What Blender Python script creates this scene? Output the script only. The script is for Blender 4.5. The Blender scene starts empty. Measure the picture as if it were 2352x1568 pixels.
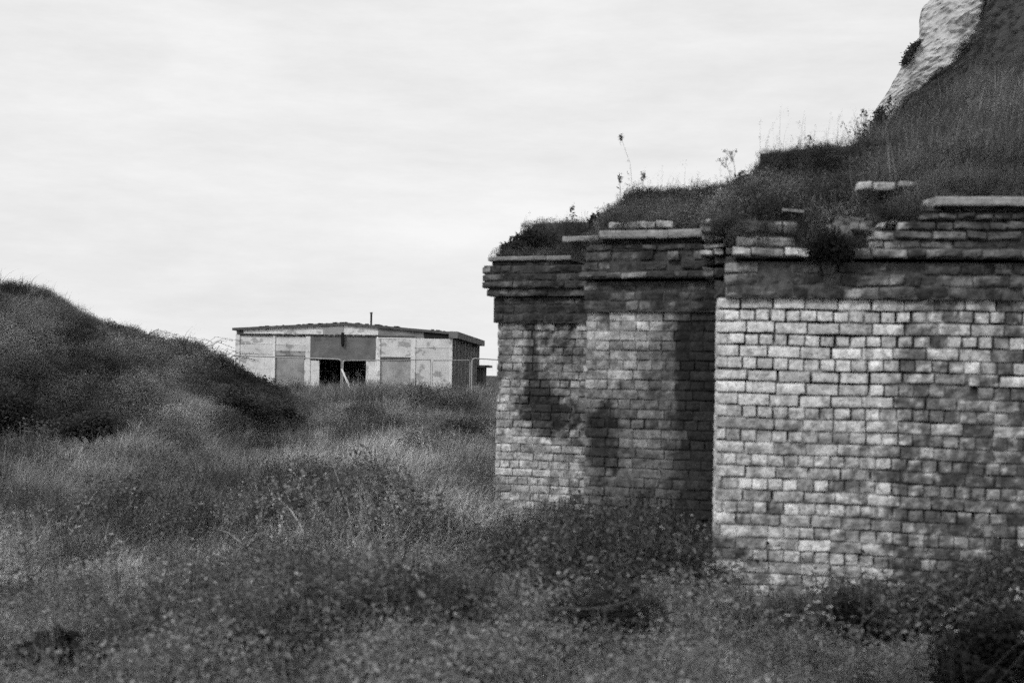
import bpy, math, random
import numpy as np
from mathutils import Vector, noise as mn

SC = bpy.context.scene
COL = SC.collection
R = math.radians
rnd = random.Random(11)
nrs = np.random.RandomState(7)

# ------------------------------------------------------------------ camera
ROLL = 1.0
F = 50 / 36 * 2352            # focal length in units of the survey frame (2352 wide)
CX, CY = 1174.6, 862.8
EYE = 1.5
cam = bpy.data.cameras.new('camera')
cam.lens = 50; cam.sensor_width = 36
cam.shift_y = 78.8 / 2352; cam.shift_x = 0.0006
cam.clip_start = 0.1; cam.clip_end = 8000
cam.dof.use_dof = True
cam.dof.focus_distance = 48
cam.dof.aperture_fstop = 2.6
cob = bpy.data.objects.new('camera', cam)
cob.location = (0, 0, EYE)
cob.rotation_euler = (R(90), R(-ROLL), 0)
COL.objects.link(cob)
SC.camera = cob

# ------------------------------------------------------------------ render
SC.view_settings.view_transform = 'Standard'
SC.view_settings.look = 'None'
SC.view_settings.exposure = 0.0
SC.view_settings.gamma = 1
SC.cycles.max_bounces = 5
SC.cycles.diffuse_bounces = 3
SC.cycles.glossy_bounces = 2
SC.cycles.transmission_bounces = 3
SC.cycles.caustics_reflective = False
SC.cycles.caustics_refractive = False
SC.cycles.use_denoising = False
SC.cycles.use_adaptive_sampling = True
SC.cycles.adaptive_threshold = 0.06
SC.cycles.adaptive_min_samples = 20

# ------------------------------------------------------------------ sky + sun
SUN_EL, SUN_AZ = 42, 215       # azimuth measured from +Y clockwise (behind-left of the camera)
W = bpy.data.worlds.new('World'); SC.world = W; W.use_nodes = True
nt = W.node_tree; N = nt.nodes; L = nt.links; N.clear()
wo = N.new('ShaderNodeOutputWorld'); bg = N.new('ShaderNodeBackground')
sky = N.new('ShaderNodeTexSky'); sky.sky_type = 'NISHITA'; sky.sun_disc = False
sky.sun_elevation = R(SUN_EL); sky.sun_rotation = R(SUN_AZ)
bw = N.new('ShaderNodeRGBToBW'); L.new(sky.outputs[0], bw.inputs[0])
tc = N.new('ShaderNodeTexCoord')
mp = N.new('ShaderNodeMapping'); mp.inputs['Scale'].default_value = (1.0, 1.0, 4.5)
mp.inputs['Rotation'].default_value = (0, R(3), 0)
L.new(tc.outputs['Generated'], mp.inputs[0])
nz = N.new('ShaderNodeTexNoise'); nz.inputs['Scale'].default_value = 3.2
nz.inputs['Detail'].default_value = 5; nz.inputs['Roughness'].default_value = 0.5
nz.inputs['Distortion'].default_value = 0.6
L.new(mp.outputs[0], nz.inputs['Vector'])
mr = N.new('ShaderNodeMapRange'); mr.inputs['From Min'].default_value = 0.36
mr.inputs['From Max'].default_value = 0.66
mr.inputs['To Min'].default_value = 7.45; mr.inputs['To Max'].default_value = 8.95
nf = N.new('ShaderNodeTexNoise'); nf.inputs['Scale'].default_value = 13; nf.inputs['Detail'].default_value = 8; nf.inputs['Roughness'].default_value = .7
L.new(mp.outputs[0], nf.inputs['Vector'])
mm = N.new('ShaderNodeMix'); mm.data_type = 'FLOAT'; mm.inputs[0].default_value = .4
L.new(nz.outputs['Fac'], mm.inputs[2]); L.new(nf.outputs['Fac'], mm.inputs[3]); L.new(mm.outputs[0], mr.inputs['Value'])
mx = N.new('ShaderNodeMix'); mx.data_type = 'FLOAT'; mx.inputs[0].default_value = 0.93
L.new(bw.outputs[0], mx.inputs[2]); L.new(mr.outputs[0], mx.inputs[3])
L.new(mx.outputs[0], bg.inputs['Color']); bg.inputs['Strength'].default_value = 0.107
L.new(bg.outputs[0], wo.inputs[0])

sun = bpy.data.lights.new('sun', 'SUN'); sun.energy = 1.5; sun.angle = R(12)
sun.color = (1.0, 1.0, 1.0)
so = bpy.data.objects.new('sun', sun)
d = Vector((math.sin(R(SUN_AZ)) * math.cos(R(SUN_EL)), math.cos(R(SUN_AZ)) * math.cos(R(SUN_EL)), math.sin(R(SUN_EL))))
so.rotation_euler = (-d).to_track_quat('-Z', 'Y').to_euler()
so.location = (0, 0, 30)
COL.objects.link(so)

# ------------------------------------------------------------------ survey helpers
cr, sr = math.cos(R(ROLL)), math.sin(R(ROLL))
def unroll(u, v):
    dx, dy = u - CX, v - CY
    return cr * dx + sr * dy, -sr * dx + cr * dy
def P(u, v, Y):
    qx, qy = unroll(u, v)
    return Vector((qx / F * Y, Y, EYE - qy / F * Y))
def img(x, y, z):
    qx, qy = x / y * F, (EYE - z) / y * F
    return CX + cr * qx - sr * qy, CY + sr * qx + cr * qy
class Plane:
    def __init__(s, u, Y, ang):
        p = P(u, CY, Y); s.O = (p.x, Y)
        a = R(ang); s.t = (math.cos(a), -math.sin(a)); s.n = (-math.sin(a), -math.cos(a))
    def at(s, u, v, off=0.0):
        qx, qy = unroll(u, v)
        Y = (off + s.n[0] * s.O[0] + s.n[1] * s.O[1]) / (qx / F * s.n[0] + s.n[1])
        X = qx / F * Y
        return (X - s.O[0]) * s.t[0] + (Y - s.O[1]) * s.t[1], EYE - qy / F * Y
    def pt(s, a, z, off=0.0):
        return (s.O[0] + a * s.t[0] + off * s.n[0], s.O[1] + a * s.t[1] + off * s.n[1], z)
    def side(s, a, flip=1):      # plane of the return that runs back from position a
        q = Plane.__new__(Plane)
        p = s.pt(a, 0, 0); q.O = (p[0], p[1])
        q.t = (s.n[0], s.n[1]) if flip > 0 else (-s.n[0], -s.n[1])
        q.n = (-s.t[0], -s.t[1]) if flip > 0 else (s.t[0], s.t[1])
        return q
def fbm(x, y, z=0.0, o=4):
    return mn.fractal((x, y, z), 1.0, 2.0, o)      # about -1..1
def sstep(a, b, x):
    t = min(1, max(0, (x - a) / (b - a))); return t * t * (3 - 2 * t)
def gpatch(u, v, cu, cv, ru, rv):
    return math.exp(-((u - cu) / ru) ** 2 - ((v - cv) / rv) ** 2)

# ------------------------------------------------------------------ mesh helpers
class MB:
    def __init__(s): s.v = []; s.f = []; s.t = []; s.m = []
    def add(s, vs, fs, tones, mi=0):
        b = len(s.v); s.v += [tuple(q) for q in vs]
        s.f += [tuple(i + b for i in f) for f in fs]
        s.t += list(tones) if hasattr(tones, '__len__') else [tones] * len(vs)
        s.m += [mi] * len(fs)
    def box(s, pts8, tone):
        s.add(pts8, [(0, 1, 2, 3), (7, 6, 5, 4), (0, 4, 5, 1), (1, 5, 6, 2), (2, 6, 7, 3), (3, 7, 4, 0)], tone)
    def pbox(s, pl, s0, s1, z0, z1, o0, o1, tone):   # box on a plane: o0 front offset, o1 back
        s.box([pl.pt(s0, z0, o0), pl.pt(s1, z0, o0), pl.pt(s1, z1, o0), pl.pt(s0, z1, o0),
               pl.pt(s0, z0, o1), pl.pt(s1, z0, o1), pl.pt(s1, z1, o1), pl.pt(s0, z1, o1)], tone)
    def tube(s, pts, r0, r1=None, tone=.2, n=5):
        r1 = r0 if r1 is None else r1
        pts = [Vector(p) for p in pts]; m = len(pts); vs = []; fs = []
        for i, p in enumerate(pts):
            d = (pts[min(i + 1, m - 1)] - pts[max(i - 1, 0)]).normalized()
            a = d.cross(Vector((0.13, 0.31, 0.94)) if abs(d.z) < .9 else Vector((1, 0, 0))).normalized(); b = d.cross(a)
            r = r0 + (r1 - r0) * i / max(1, m - 1)
            for k in range(n):
                t = 2 * math.pi * k / n
                vs.append(p + a * math.cos(t) * r + b * math.sin(t) * r)
        for i in range(m - 1):
            for k in range(n):
                fs.append((i * n + k, i * n + (k + 1) % n, (i + 1) * n + (k + 1) % n, (i + 1) * n + k))
        fs.append(tuple(range(n - 1, -1, -1))); fs.append(tuple((m - 1) * n + k for k in range(n)))
        s.add(vs, fs, tone)
    def build(s, name, mat, parent=None, smooth=False, link=True):
        me = bpy.data.meshes.new(name)
        me.from_pydata(s.v, [], s.f); me.update()
        at = me.attributes.new('tone', 'FLOAT', 'POINT'); at.data.foreach_set('value', np.array(s.t, dtype=np.float32))
        for m_ in (mat if isinstance(mat, (list, tuple)) else [mat]): me.materials.append(m_)
        if smooth: me.polygons.foreach_set('use_smooth', [True] * len(me.polygons))
        if any(s.m): me.polygons.foreach_set('material_index', s.m)
        o = bpy.data.objects.new(name, me)
        if link: COL.objects.link(o)
        if parent: o.parent = parent
        return o
def tag(o, label=None, cat=None, group=None, kind=None):
    if label: o['label'] = label
    if cat: o['category'] = cat
    if group: o['group'] = group
    if kind: o['kind'] = kind
    return o
def empty(name, label, cat, group=None, loc=(0, 0, 0)):
    o = bpy.data.objects.new(name, None); COL.objects.link(o); o.location = loc
    o.empty_display_size = .2
    return tag(o, label, cat, group)

# ------------------------------------------------------------------ materials (all neutral greys)
def mat_tone(name, mul=1.0, nscale=30, namp=.5, bump=.3, bscale=60, rough=.9, pits=0.0, pscale=120, sq=1.0):
    m = bpy.data.materials.new(name); m.use_nodes = True
    nt = m.node_tree; N = nt.nodes; L = nt.links
    b = N['Principled BSDF']; b.inputs['Roughness'].default_value = rough
    b.inputs['Specular IOR Level'].default_value = 0.15
    at = N.new('ShaderNodeAttribute'); at.attribute_name = 'tone'
    tc = N.new('ShaderNodeTexCoord')
    nz = N.new('ShaderNodeTexNoise'); nz.inputs['Scale'].default_value = nscale; nz.inputs['Detail'].default_value = 6
    nz.inputs['Roughness'].default_value = .65
    L.new(tc.outputs['Object'], nz.inputs['Vector'])
    mr = N.new('ShaderNodeMapRange'); mr.inputs['From Min'].default_value = .3; mr.inputs['From Max'].default_value = .7
    mr.inputs['To Min'].default_value = (1 - namp) * mul; mr.inputs['To Max'].default_value = (1 + namp) * mul
    L.new(nz.outputs['Fac'], mr.inputs['Value'])
    mu = N.new('ShaderNodeMath'); mu.operation = 'MULTIPLY'
    L.new(at.outputs['Fac'], mu.inputs[0]); L.new(mr.outputs[0], mu.inputs[1])
    last = mu.outputs[0]
    if pits > 0:
        n2 = N.new('ShaderNodeTexNoise'); n2.inputs['Scale'].default_value = pscale; n2.inputs['Detail'].default_value = 3
        ms = N.new('ShaderNodeMapping'); ms.inputs['Scale'].default_value = (1, 1, sq)
        L.new(tc.outputs['Object'], ms.inputs[0]); L.new(ms.outputs[0], n2.inputs['Vector']); n2.inputs['Detail'].default_value = 5
        m2 = N.new('ShaderNodeMapRange'); m2.inputs['From Min'].default_value = .56; m2.inputs['From Max'].default_value = .62
        m2.inputs['To Min'].default_value = 1; m2.inputs['To Max'].default_value = 1 - pits
        L.new(n2.outputs['Fac'], m2.inputs['Value'])
        m3 = N.new('ShaderNodeMath'); m3.operation = 'MULTIPLY'
        L.new(last, m3.inputs[0]); L.new(m2.outputs[0], m3.inputs[1]); last = m3.outputs[0]
    L.new(last, b.inputs['Base Color'])
    if bump:
        n3 = N.new('ShaderNodeTexNoise'); n3.inputs['Scale'].default_value = bscale; n3.inputs['Detail'].default_value = 4
        L.new(tc.outputs['Object'], n3.inputs['Vector'])
        bp = N.new('ShaderNodeBump'); bp.inputs['Strength'].default_value = bump; bp.inputs['Distance'].default_value = 1.0 / bscale
        L.new(n3.outputs['Fac'], bp.inputs['Height']); L.new(bp.outputs[0], b.inputs['Normal'])
    return m
def mat_veg(name, inst):
    m = bpy.data.materials.new(name); m.use_nodes = True
    nt = m.node_tree; N = nt.nodes; L = nt.links; N.clear()
    out = N.new('ShaderNodeOutputMaterial')
    at = N.new('ShaderNodeAttribute'); at.attribute_name = 'tone'
    last = at.outputs['Fac']
    if inst:
        a2 = N.new('ShaderNodeAttribute'); a2.attribute_type = 'INSTANCER'; a2.attribute_name = 'itone'
        mu = N.new('ShaderNodeMath'); mu.operation = 'MULTIPLY'
        L.new(last, mu.inputs[0]); L.new(a2.outputs['Fac'], mu.inputs[1]); last = mu.outputs[0]
    df = N.new('ShaderNodeBsdfDiffuse'); tr = N.new('ShaderNodeBsdfTranslucent'); ms = N.new('ShaderNodeMixShader')
    ms.inputs[0].default_value = .35
    L.new(last, df.inputs[0]); L.new(last, tr.inputs[0])
    L.new(df.outputs[0], ms.inputs[1]); L.new(tr.outputs[0], ms.inputs[2]); L.new(ms.outputs[0], out.inputs[0])
    return m
M_BRICK = mat_tone('weathered_brick', nscale=22, namp=.42, bump=.5, bscale=70, pits=.45, pscale=60)
M_MORTAR = mat_tone('lime_mortar', nscale=18, namp=.6, bump=.6, bscale=60)
M_STONE = mat_tone('coping_stone', nscale=14, namp=.3, bump=.4, bscale=80, pits=.3, pscale=50)
M_RENDER = mat_tone('mossy_render', nscale=9, namp=.6, bump=.6, bscale=30)
M_CHALK = mat_tone('chalk', nscale=.4, namp=.16, bump=.35, bscale=1.6, pits=.25, pscale=1.5)
M_PAINT = mat_tone('peeling_paint', mul=1.2, nscale=2.2, namp=.16, bump=.15, bscale=20, pits=.42, pscale=1.9, sq=1.35)
M_SHED = mat_tone('stained_boards', nscale=1.3, namp=.35, bump=.2, bscale=8)
M_METAL = mat_tone('galvanised_metal', nscale=9, namp=.1, bump=0, rough=.5)
M_SOIL = mat_tone('soil', nscale=3, namp=.5, bump=.8, bscale=12)
M_VEG = mat_veg('leaf', False)
M_VEGI = mat_veg('grass_blades', True)

# ------------------------------------------------------------------ ground
def ground_z(x, y):
    return .50 * (sstep(24, 40, y) - .75 * sstep(52, 68, y)) + 0.07 * fbm(x * .22, y * .22, 3.1) + .05 * fbm(x * .8, y * .8, 5.0)
def make_ground():
    mb = MB()
    ys = list(np.concatenate([[-60, -20, 0], np.arange(2, 20, .5), np.arange(20, 80, 1.5), [90, 110, 150, 220, 400, 800, 1600, 4000, 7000]]))
    n = 61
    for y in ys:
        hw = max(60, abs(y) * 1.6)
        for i in range(n):
            t = i / (n - 1) * 2 - 1
            x = math.copysign(abs(t) ** 1.8, t) * hw
            z = ground_z(x, y) if y < 100 else 0
            mb.v.append((x, y, z)); mb.t.append(.05 + .02 * fbm(x * .3, y * .3))
    for j in range(len(ys) - 1):
        for i in range(n - 1):
            a = j * n + i
            mb.f.append((a, a + 1, a + 1 + n, a + n)); mb.m.append(0)
    tag(mb.build('ground', M_SOIL, smooth=True), kind='structure')
make_ground()

# surfaces given as columns of (distance, height-in-survey) control points
class Surf:
    def __init__(s, cols, nv):
        s.u = [c[0] for c in cols]
        s.Y = np.array([[p[0] for p in c[1]] for c in cols]); s.V = np.array([[p[1] for p in c[1]] for c in cols])
        s.k = nv
    def at(s, u, t, rough=1.0):
        q = t * (s.k - 1); j = min(int(q), s.k - 2); f = q - j
        ys = [np.interp(u, s.u, s.Y[:, i]) for i in (j, j + 1)]
        vs = [np.interp(u, s.u, s.V[:, i]) for i in (j, j + 1)]
        a, b = P(u, vs[0], ys[0]), P(u, vs[1], ys[1])
        p = a.lerp(b, f)
        s_ = np.interp(p.y, (8, 30, 100), (.05, .2, 1.2)) * rough
        k = np.interp(p.y, (8, 30, 100), (1.6, .6, .12))
        p.z += s_ * fbm(p.x * k, p.y * k, 9.3)
        return p
    def mesh(s, name, nu, nt, tone, mat, label=None):
        mb = MB(); us = np.linspace(s.u[0], s.u[-1], nu)
        for u in us:
            for j in range(nt):
                p = s.at(u, j / (nt - 1)); mb.v.append(tuple(p)); mb.t.append(tone)
        for i in range(nu - 1):
            for j in range(nt - 1):
                a = i * nt + j; mb.f.append((a, a + nt, a + nt + 1, a + 1)); mb.m.append(0)
        return tag(mb.build(name, mat, smooth=True), label, kind='structure')

MOUND = Surf([
    (-700, [(20, 1150), (22, 850), (26, 520), (34, 520), (50, 890)]),
    (-300, [(22, 1080), (24, 850), (27, 585), (36, 600), (50, 890)]),
    (0,    [(23.5, 1040), (26, 850), (29, 667), (38, 700), (50, 890)]),
    (60,   [(24, 1035), (26.5, 850), (29.5, 676), (38, 700), (50, 890)]),
    (130,  [(24.5, 1030), (27, 860), (30, 700), (38, 730), (50, 890)]),
    (180,  [(25, 1025), (27.5, 870), (30.5, 728), (38, 760), (50, 890)]),
    (230,  [(25, 1025), (27.5, 880), (31, 756), (38, 780), (50, 890)]),
    (300,  [(25.5, 1020), (28, 890), (31.5, 770), (39, 800), (50, 890)]),
    (400,  [(26, 1018), (29, 910), (33, 799), (40, 830), (50, 890)]),
    (460,  [(27, 1010), (30, 915), (34, 820), (41, 850), (50, 900)]),
    (540,  [(28, 1005), (31, 930), (35.5, 858), (42, 885), (52, 905)]),
    (600,  [(29, 1000), (32, 945), (36.5, 884), (43, 905), (52, 925)]),
    (660,  [(30, 995), (33, 965), (37, 930), (43, 930), (52, 935)]),
    (740,  [(32, 985), (34, 980), (38, 965), (43, 950), (52, 940)]),
], 5)
MOUND.mesh('embankment', 130, 60, .05, M_SOIL)

HILL = Surf([
    (1140, [(13.75, 592), (14.0, 590), (14.6, 592), (16.0, 610)]),
    (1180, [(13.7, 590), (14.0, 582), (14.8, 562), (17.0, 570)]),
    (1240, [(13.6, 590), (14.1, 570), (15.0, 522), (17.5, 545)]),
    (1360, [(13.5, 590), (14.0, 560), (15.0, 518), (17.5, 540)]),
    (1392, [(11.6, 530), (12.4, 510), (14.2, 492), (17.0, 520)]),
    (1440, [(11.5, 526), (12.2, 505), (13.6, 482), (16.5, 490)]),
    (1640, [(11.2, 524), (11.9, 495), (13.2, 462), (16.5, 480)]),
    (1700, [(9.8, 540), (10.8, 480), (12.9, 445), (16.5, 460)]),
    (1750, [(9.4, 525), (10.2, 470), (11.9, 385), (16.5, 385)]),
    (1840, [(9.35, 560), (10.0, 480), (11.9, 372), (17.0, 372)]),
    (1900, [(9.3, 565), (9.9, 480), (11.8, 368), (17.5, 360)]),
    (2000, [(9.25, 565), (9.8, 475), (11.8, 380), (18.0, 350)]),
    (2047, [(9.2, 520), (9.8, 460), (12.0, 380), (18.5, 312)]),
    (2098, [(9.15, 490), (9.8, 455), (12.2, 370), (19.0, 256)]),
    (2143, [(9.15, 452), (9.8, 440), (12.4, 350), (20.0, 218)]),
    (2200, [(9.1, 450), (9.8, 430), (12.6, 340), (20.5, 192)]),
    (2281, [(9.1, 452), (9.8, 425), (12.8, 320), (21.0, 150)]),
    (2352, [(9.1, 453), (9.8, 420), (13.0, 300), (22.0, 112)]),
    (2900, [(8.8, 455), (9.6, 400), (13.0, 240), (24.0, -150)]),
], 4)
HILL.mesh('hillside', 170, 46, .05, M_SOIL)

TALUS = Surf([
    (1960, [(40, 480), (60, 430), (110, 395)]),
    (2000, [(40, 480), (60, 400), (110, 345)]),
    (2047, [(40, 460), (60, 380), (110, 300)]),
    (2098, [(40, 440), (60, 340), (110, 224)]),
    (2143, [(40, 420), (60, 300), (110, 190)]),
    (2194, [(40, 400), (60, 280), (110, 155)]),
    (2226, [(40, 390), (60, 260), (112, 120)]),
    (2252, [(40, 380), (60, 240), (116, 52)]),
    (2285, [(40, 370), (60, 220), (125, -85)]),
    (2900, [(40, 300), (60, 100), (140, -900)]),
], 3)
TALUS.mesh('talus_slope', 90, 60, .045, M_SOIL)

# ------------------------------------------------------------------ chalk cliff
def make_cliff():
    out = [(1990, 470), (1994, 330), (2004, 283), (2009, 256), (2020, 238), (2039, 211), (2050, 190), (2071, 154), (2080, 135), (2096, 112), (2110, 96),
           (2112, 70), (2111, 50), (2113, 35), (2119, 16), (2137, 0), (2150, -60), (2185, -200), (2230, -420)]
    pts = [P(u, v, 150) for u, v in out]
    pts = [Vector((pts[0].x - 2, 150, -2))] + pts
    zs = np.linspace(-2, pts[-1].z, 210)
    zx = np.array([p.z for p in pts]); xx = np.array([p.x for p in pts])
    mb = MB(); ss = np.sign(np.linspace(-1, 1, 181)) * np.abs(np.linspace(-1, 1, 181)) ** 1.5
    for z in zs:
        x0 = np.interp(z, zx, xx)
        for s in ss:
            if s >= 0:
                q = s * 60; x = x0 + q * .93; y = 150 - q * .35
            else:
                q = (-s) * 60; x = x0 + q * .75; y = 150 + q * .66
            a = abs(s)
            e = min(1, a * 8)
            r = 3.0 * (fbm(x * .1, y * .1, z * .08) * e) + 1.0 * fbm(x * .33, y * .33, z * .3) * max(.3, e) + .3 * abs(fbm(x * 1.0, y * 1.0, z * 1.0)) + .22 * fbm(x * 2.6, y * 2.6, z * 2.6)
            y -= r * 1.2; x -= r * .25
            veg = fbm(x * .12 + 7, y * .1, z * .12)
            t = .52 - .06 * max(0, veg) - .16 * max(0, fbm(x * 1.8, z * 1.8, 30.0)) - .2 * sstep(.3, .5, fbm(x * .9, z * .9, 33.0))
            if s > 0:
                iu, iv = img(x, y, z)
                if fbm(x * .3, z * .3, 2.0) > .42 + .1 * fbm(x * 2, z * 2): t = .28
            mb.v.append((x, y, z)); mb.t.append(t)
    n = len(ss)
    for j in range(len(zs) - 1):
        for i in range(n - 1):
            a = j * n + i; mb.f.append((a, a + 1, a + n + 1, a + n)); mb.m.append(0)
    tag(mb.build('cliff', M_CHALK), kind='structure')
make_cliff()

# ------------------------------------------------------------------ masonry
JZ = 0.0
def brick(mb, pl, s0, s1, z0, z1, off, tonefn, rough=.006, edge=.007, depth=.10, g=0.004, nx=None, bt=1.0, mi=0):
    """one worn brick: gridded face with broken edges, sides going back"""
    w, h = s1 - s0, z1 - z0
    nx = nx or max(4, int(w / .019)); nz_ = 5
    gs = g * rnd.choice((.15, .5, 1, 1) if g < .0055 else (.5, 1, 1, 1.1)); s0 += gs * rnd.uniform(.3, 1.3); s1 -= gs * rnd.uniform(.3, 1.3); z0 += g * rnd.uniform(.3, 1.2); z1 -= g * rnd.uniform(.3, 1.2)
    tc_ = tonefn(pl.pt((s0 + s1) / 2 + rnd.uniform(-.2, .2) * w, (z0 + z1) / 2, off))
    ox = rnd.uniform(0, 50); tilt = rnd.uniform(-1, 1) * .004; off += rnd.uniform(-1, 1) * rough * .8
    sk = rnd.uniform(-1, 1) * (.003 + JZ)
    zj = rnd.uniform(-1, 1) * JZ; z0 += zj; z1 += zj
    vs = []; ts = []
    for j in range(nz_):
        for i in range(nx):
            a, b = i / (nx - 1), j / (nz_ - 1)
            s = s0 + (s1 - s0) * a; z = z0 + (z1 - z0) * b + sk * (a - .5) * 2
            on = (i in (0, nx - 1)) + (j in (0, nz_ - 1))
            dn = mn.noise((s * 22 + ox, z * 22, ox))
            o = off + rough * dn + tilt * (a - .5) - on * edge * (.6 + .6 * abs(mn.noise((s * 40 + ox, z * 40, 3))))
            if on:
                s += (0.5 - a) * 2 * edge * (i in (0, nx - 1)) * .5 * (1 + dn) * min(1, gs / .004)
                z += (0.5 - b) * 2 * edge * (j in (0, nz_ - 1)) * .5 * (1 + dn)
            p = pl.pt(s, z, o); vs.append(p); ts.append(max(.02, (.66 * tonefn(p) + .34 * tc_) * bt))
    fs = [(j * nx + i, j * nx + i + 1, (j + 1) * nx + i + 1, (j + 1) * nx + i) for j in range(nz_ - 1) for i in range(nx - 1)]
    ring = list(range(nx)) + [j * nx + nx - 1 for j in range(1, nz_)] + [(nz_ - 1) * nx + i for i in range(nx - 2, -1, -1)] + [j * nx for j in range(nz_ - 2, 0, -1)]
    base = len(vs)
    for k in ring:
        x, y, z = vs[k]
        vs.append((x - pl.n[0] * depth, y - pl.n[1] * depth, z)); ts.append(ts[k])
    m = len(ring)
    for i in range(m):
        fs.append((ring[i], base + i, base + (i + 1) % m, ring[(i + 1) % m]))
    mb.add(vs, fs, ts, mi)

def course(mb, pl, s0, s1, zf0, zf1, off, tonefn, kind='S', start=0.0, L_=.2, miss=0.0, rough=.006, edge=.007, var=.25, depth=.1, rag=0, g=.004):
    """a row of bricks; zf0/zf1 give bottom/top as a function of s"""
    ln = L_ if kind == 'S' else L_ * .5
    s = s0 - start * ln
    while s < s1 - .01:
        e = s + ln * rnd.uniform(.93, 1.07)
        if kind == 'M': e = s + (L_ if rnd.random() < .5 else L_ * .5) * rnd.uniform(.92, 1.08)
        a, b = max(s, s0), min(e, s1)
        if s1 - b < .03: b = s1; e = s1
        if b - a > .025 and rnd.random() >= miss:
            c = (a + b) / 2
            zz0, zz1 = zf0(c), zf1(c)
            r = rnd.uniform(-rag, rag)
            brick(mb, pl, a, b, zz0, zz1, off + r, tonefn, rough, edge, depth, g, bt=1 + rnd.uniform(-var, var))
        s = e

def core_grid(mb, pl, s0, s1, z0, z1, tf, of, step=.022):
    nx = max(3, int((s1 - s0) / step)); nz_ = max(2, int((z1 - z0) / step)); vs = []; ts = []
    for j in range(nz_ + 1):
        for i in range(nx + 1):
            s = s0 + (s1 - s0) * i / nx; z = z0 + (z1 - z0) * j / nz_
            p = pl.pt(s, z, of(s, z)); vs.append(p); ts.append(max(.015, tf(p)))
    fs = [(j * (nx + 1) + i, j * (nx + 1) + i + 1, (j + 1) * (nx + 1) + i + 1, (j + 1) * (nx + 1) + i) for j in range(nz_) for i in range(nx)]
    mb.add(vs, fs, ts)
def const(z): return lambda s: z

def spots(x, z, k=1.0):      # sharp mottling: flaked faces, lichen and soot spots
    n = fbm(x * 17 * k, z * 24 * k, 7.7, 3)
    return 1 + .42 * max(-1, min(1, n * 2.2))
def tone_pier_a(p):
    u, v = img(*p); x, y, z = p
    n = fbm(x * 9, z * 11, 1.3); n2 = fbm(x * 2.6, z * 2.6, 4.4)
    t = .32 + .30 * n + .15 * n2
    dk = 1.1 * gpatch(u, v, 1222, 800, 12, 80) + 1.0 * gpatch(u, v, 1262, 955, 62, 52) + .7 * gpatch(u, v, 1225, 900, 40, 60) + .55 * gpatch(u, v, 1290, 780, 60, 60)
    t += .16 * gpatch(u, v, 1170, 980, 35, 140) + .20 * gpatch(u, v, 1220, 1090, 90, 70)
    t *= 1 - .84 * sstep(.28, .62, dk + .55 * fbm(x * 14, z * 9, 31.0) + .25 * n)
    return min(.6, max(.04, t * spots(x, z)))
def tone_pier_b(p):
    u, v = img(*p); x, y, z = p
    n = fbm(x * 8, z * 10, 2.3); n2 = fbm(x * 2.2, z * 2.0, 7.4)
    t = .36 + .26 * n + .12 * n2
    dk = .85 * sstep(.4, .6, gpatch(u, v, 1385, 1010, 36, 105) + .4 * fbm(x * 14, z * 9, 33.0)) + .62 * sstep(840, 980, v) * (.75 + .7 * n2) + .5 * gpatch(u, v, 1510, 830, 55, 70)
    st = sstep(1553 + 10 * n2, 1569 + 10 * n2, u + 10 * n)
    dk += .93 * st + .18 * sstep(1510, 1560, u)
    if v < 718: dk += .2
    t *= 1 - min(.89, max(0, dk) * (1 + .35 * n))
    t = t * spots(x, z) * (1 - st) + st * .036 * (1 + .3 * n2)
    return min(.6, max(.028, t))
def tone_wall(p):
    u, v = img(*p); x, y, z = p
    n = fbm(x * 7, z * 9, 3.3); n2 = fbm(x * 2.4, z * 1.3, 1.4); n3 = fbm(x * 6, z * 14, 6.4); n4 = fbm(x * 3.1, z * 3.1, 16.4)
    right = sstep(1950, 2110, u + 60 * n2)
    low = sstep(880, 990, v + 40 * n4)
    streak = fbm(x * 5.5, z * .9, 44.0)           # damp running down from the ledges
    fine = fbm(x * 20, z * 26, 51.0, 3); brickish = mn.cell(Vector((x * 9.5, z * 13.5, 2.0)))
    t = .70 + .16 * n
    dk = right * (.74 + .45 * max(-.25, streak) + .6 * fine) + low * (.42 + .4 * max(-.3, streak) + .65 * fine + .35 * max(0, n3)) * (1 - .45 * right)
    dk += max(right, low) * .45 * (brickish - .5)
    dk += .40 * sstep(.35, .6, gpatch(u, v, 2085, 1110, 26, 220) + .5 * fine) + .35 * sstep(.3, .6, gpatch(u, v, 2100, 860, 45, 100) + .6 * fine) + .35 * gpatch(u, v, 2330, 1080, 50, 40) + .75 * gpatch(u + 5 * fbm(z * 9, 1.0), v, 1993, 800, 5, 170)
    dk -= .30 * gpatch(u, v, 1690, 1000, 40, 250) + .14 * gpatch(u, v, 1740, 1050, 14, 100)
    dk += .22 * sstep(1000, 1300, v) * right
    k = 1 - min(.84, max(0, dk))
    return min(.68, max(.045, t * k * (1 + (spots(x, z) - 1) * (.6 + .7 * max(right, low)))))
def tone_dark(base=.13, pale=.30):
    def f(p):
        x, y, z = p
        n = fbm(x * 8, z * 14, 8.1); n2 = fbm(x * 4, z * 5, 2.1)
        t = base * (1 + .6 * n)
        t += (pale - base) * min(1, max(0, n2 + .8 * n - .22) * 3)
        return max(.03, t * spots(x, z))
    return f
TD = tone_dark(.062, .17); TD2 = tone_dark(.08, .21); TSTONE = lambda p: .29 * (1 + .25 * fbm(p[0] * 6, p[2] * 20, 1))
TPALE = lambda p: .42 * (1 + .35 * fbm(p[0] * 9, p[2] * 9, 1))

PL1 = Plane(1245, 13.2, 20)
PL2 = Plane(1500, 10.9, 20)
PL3 = Plane(1648, 8.9, 8)

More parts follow.
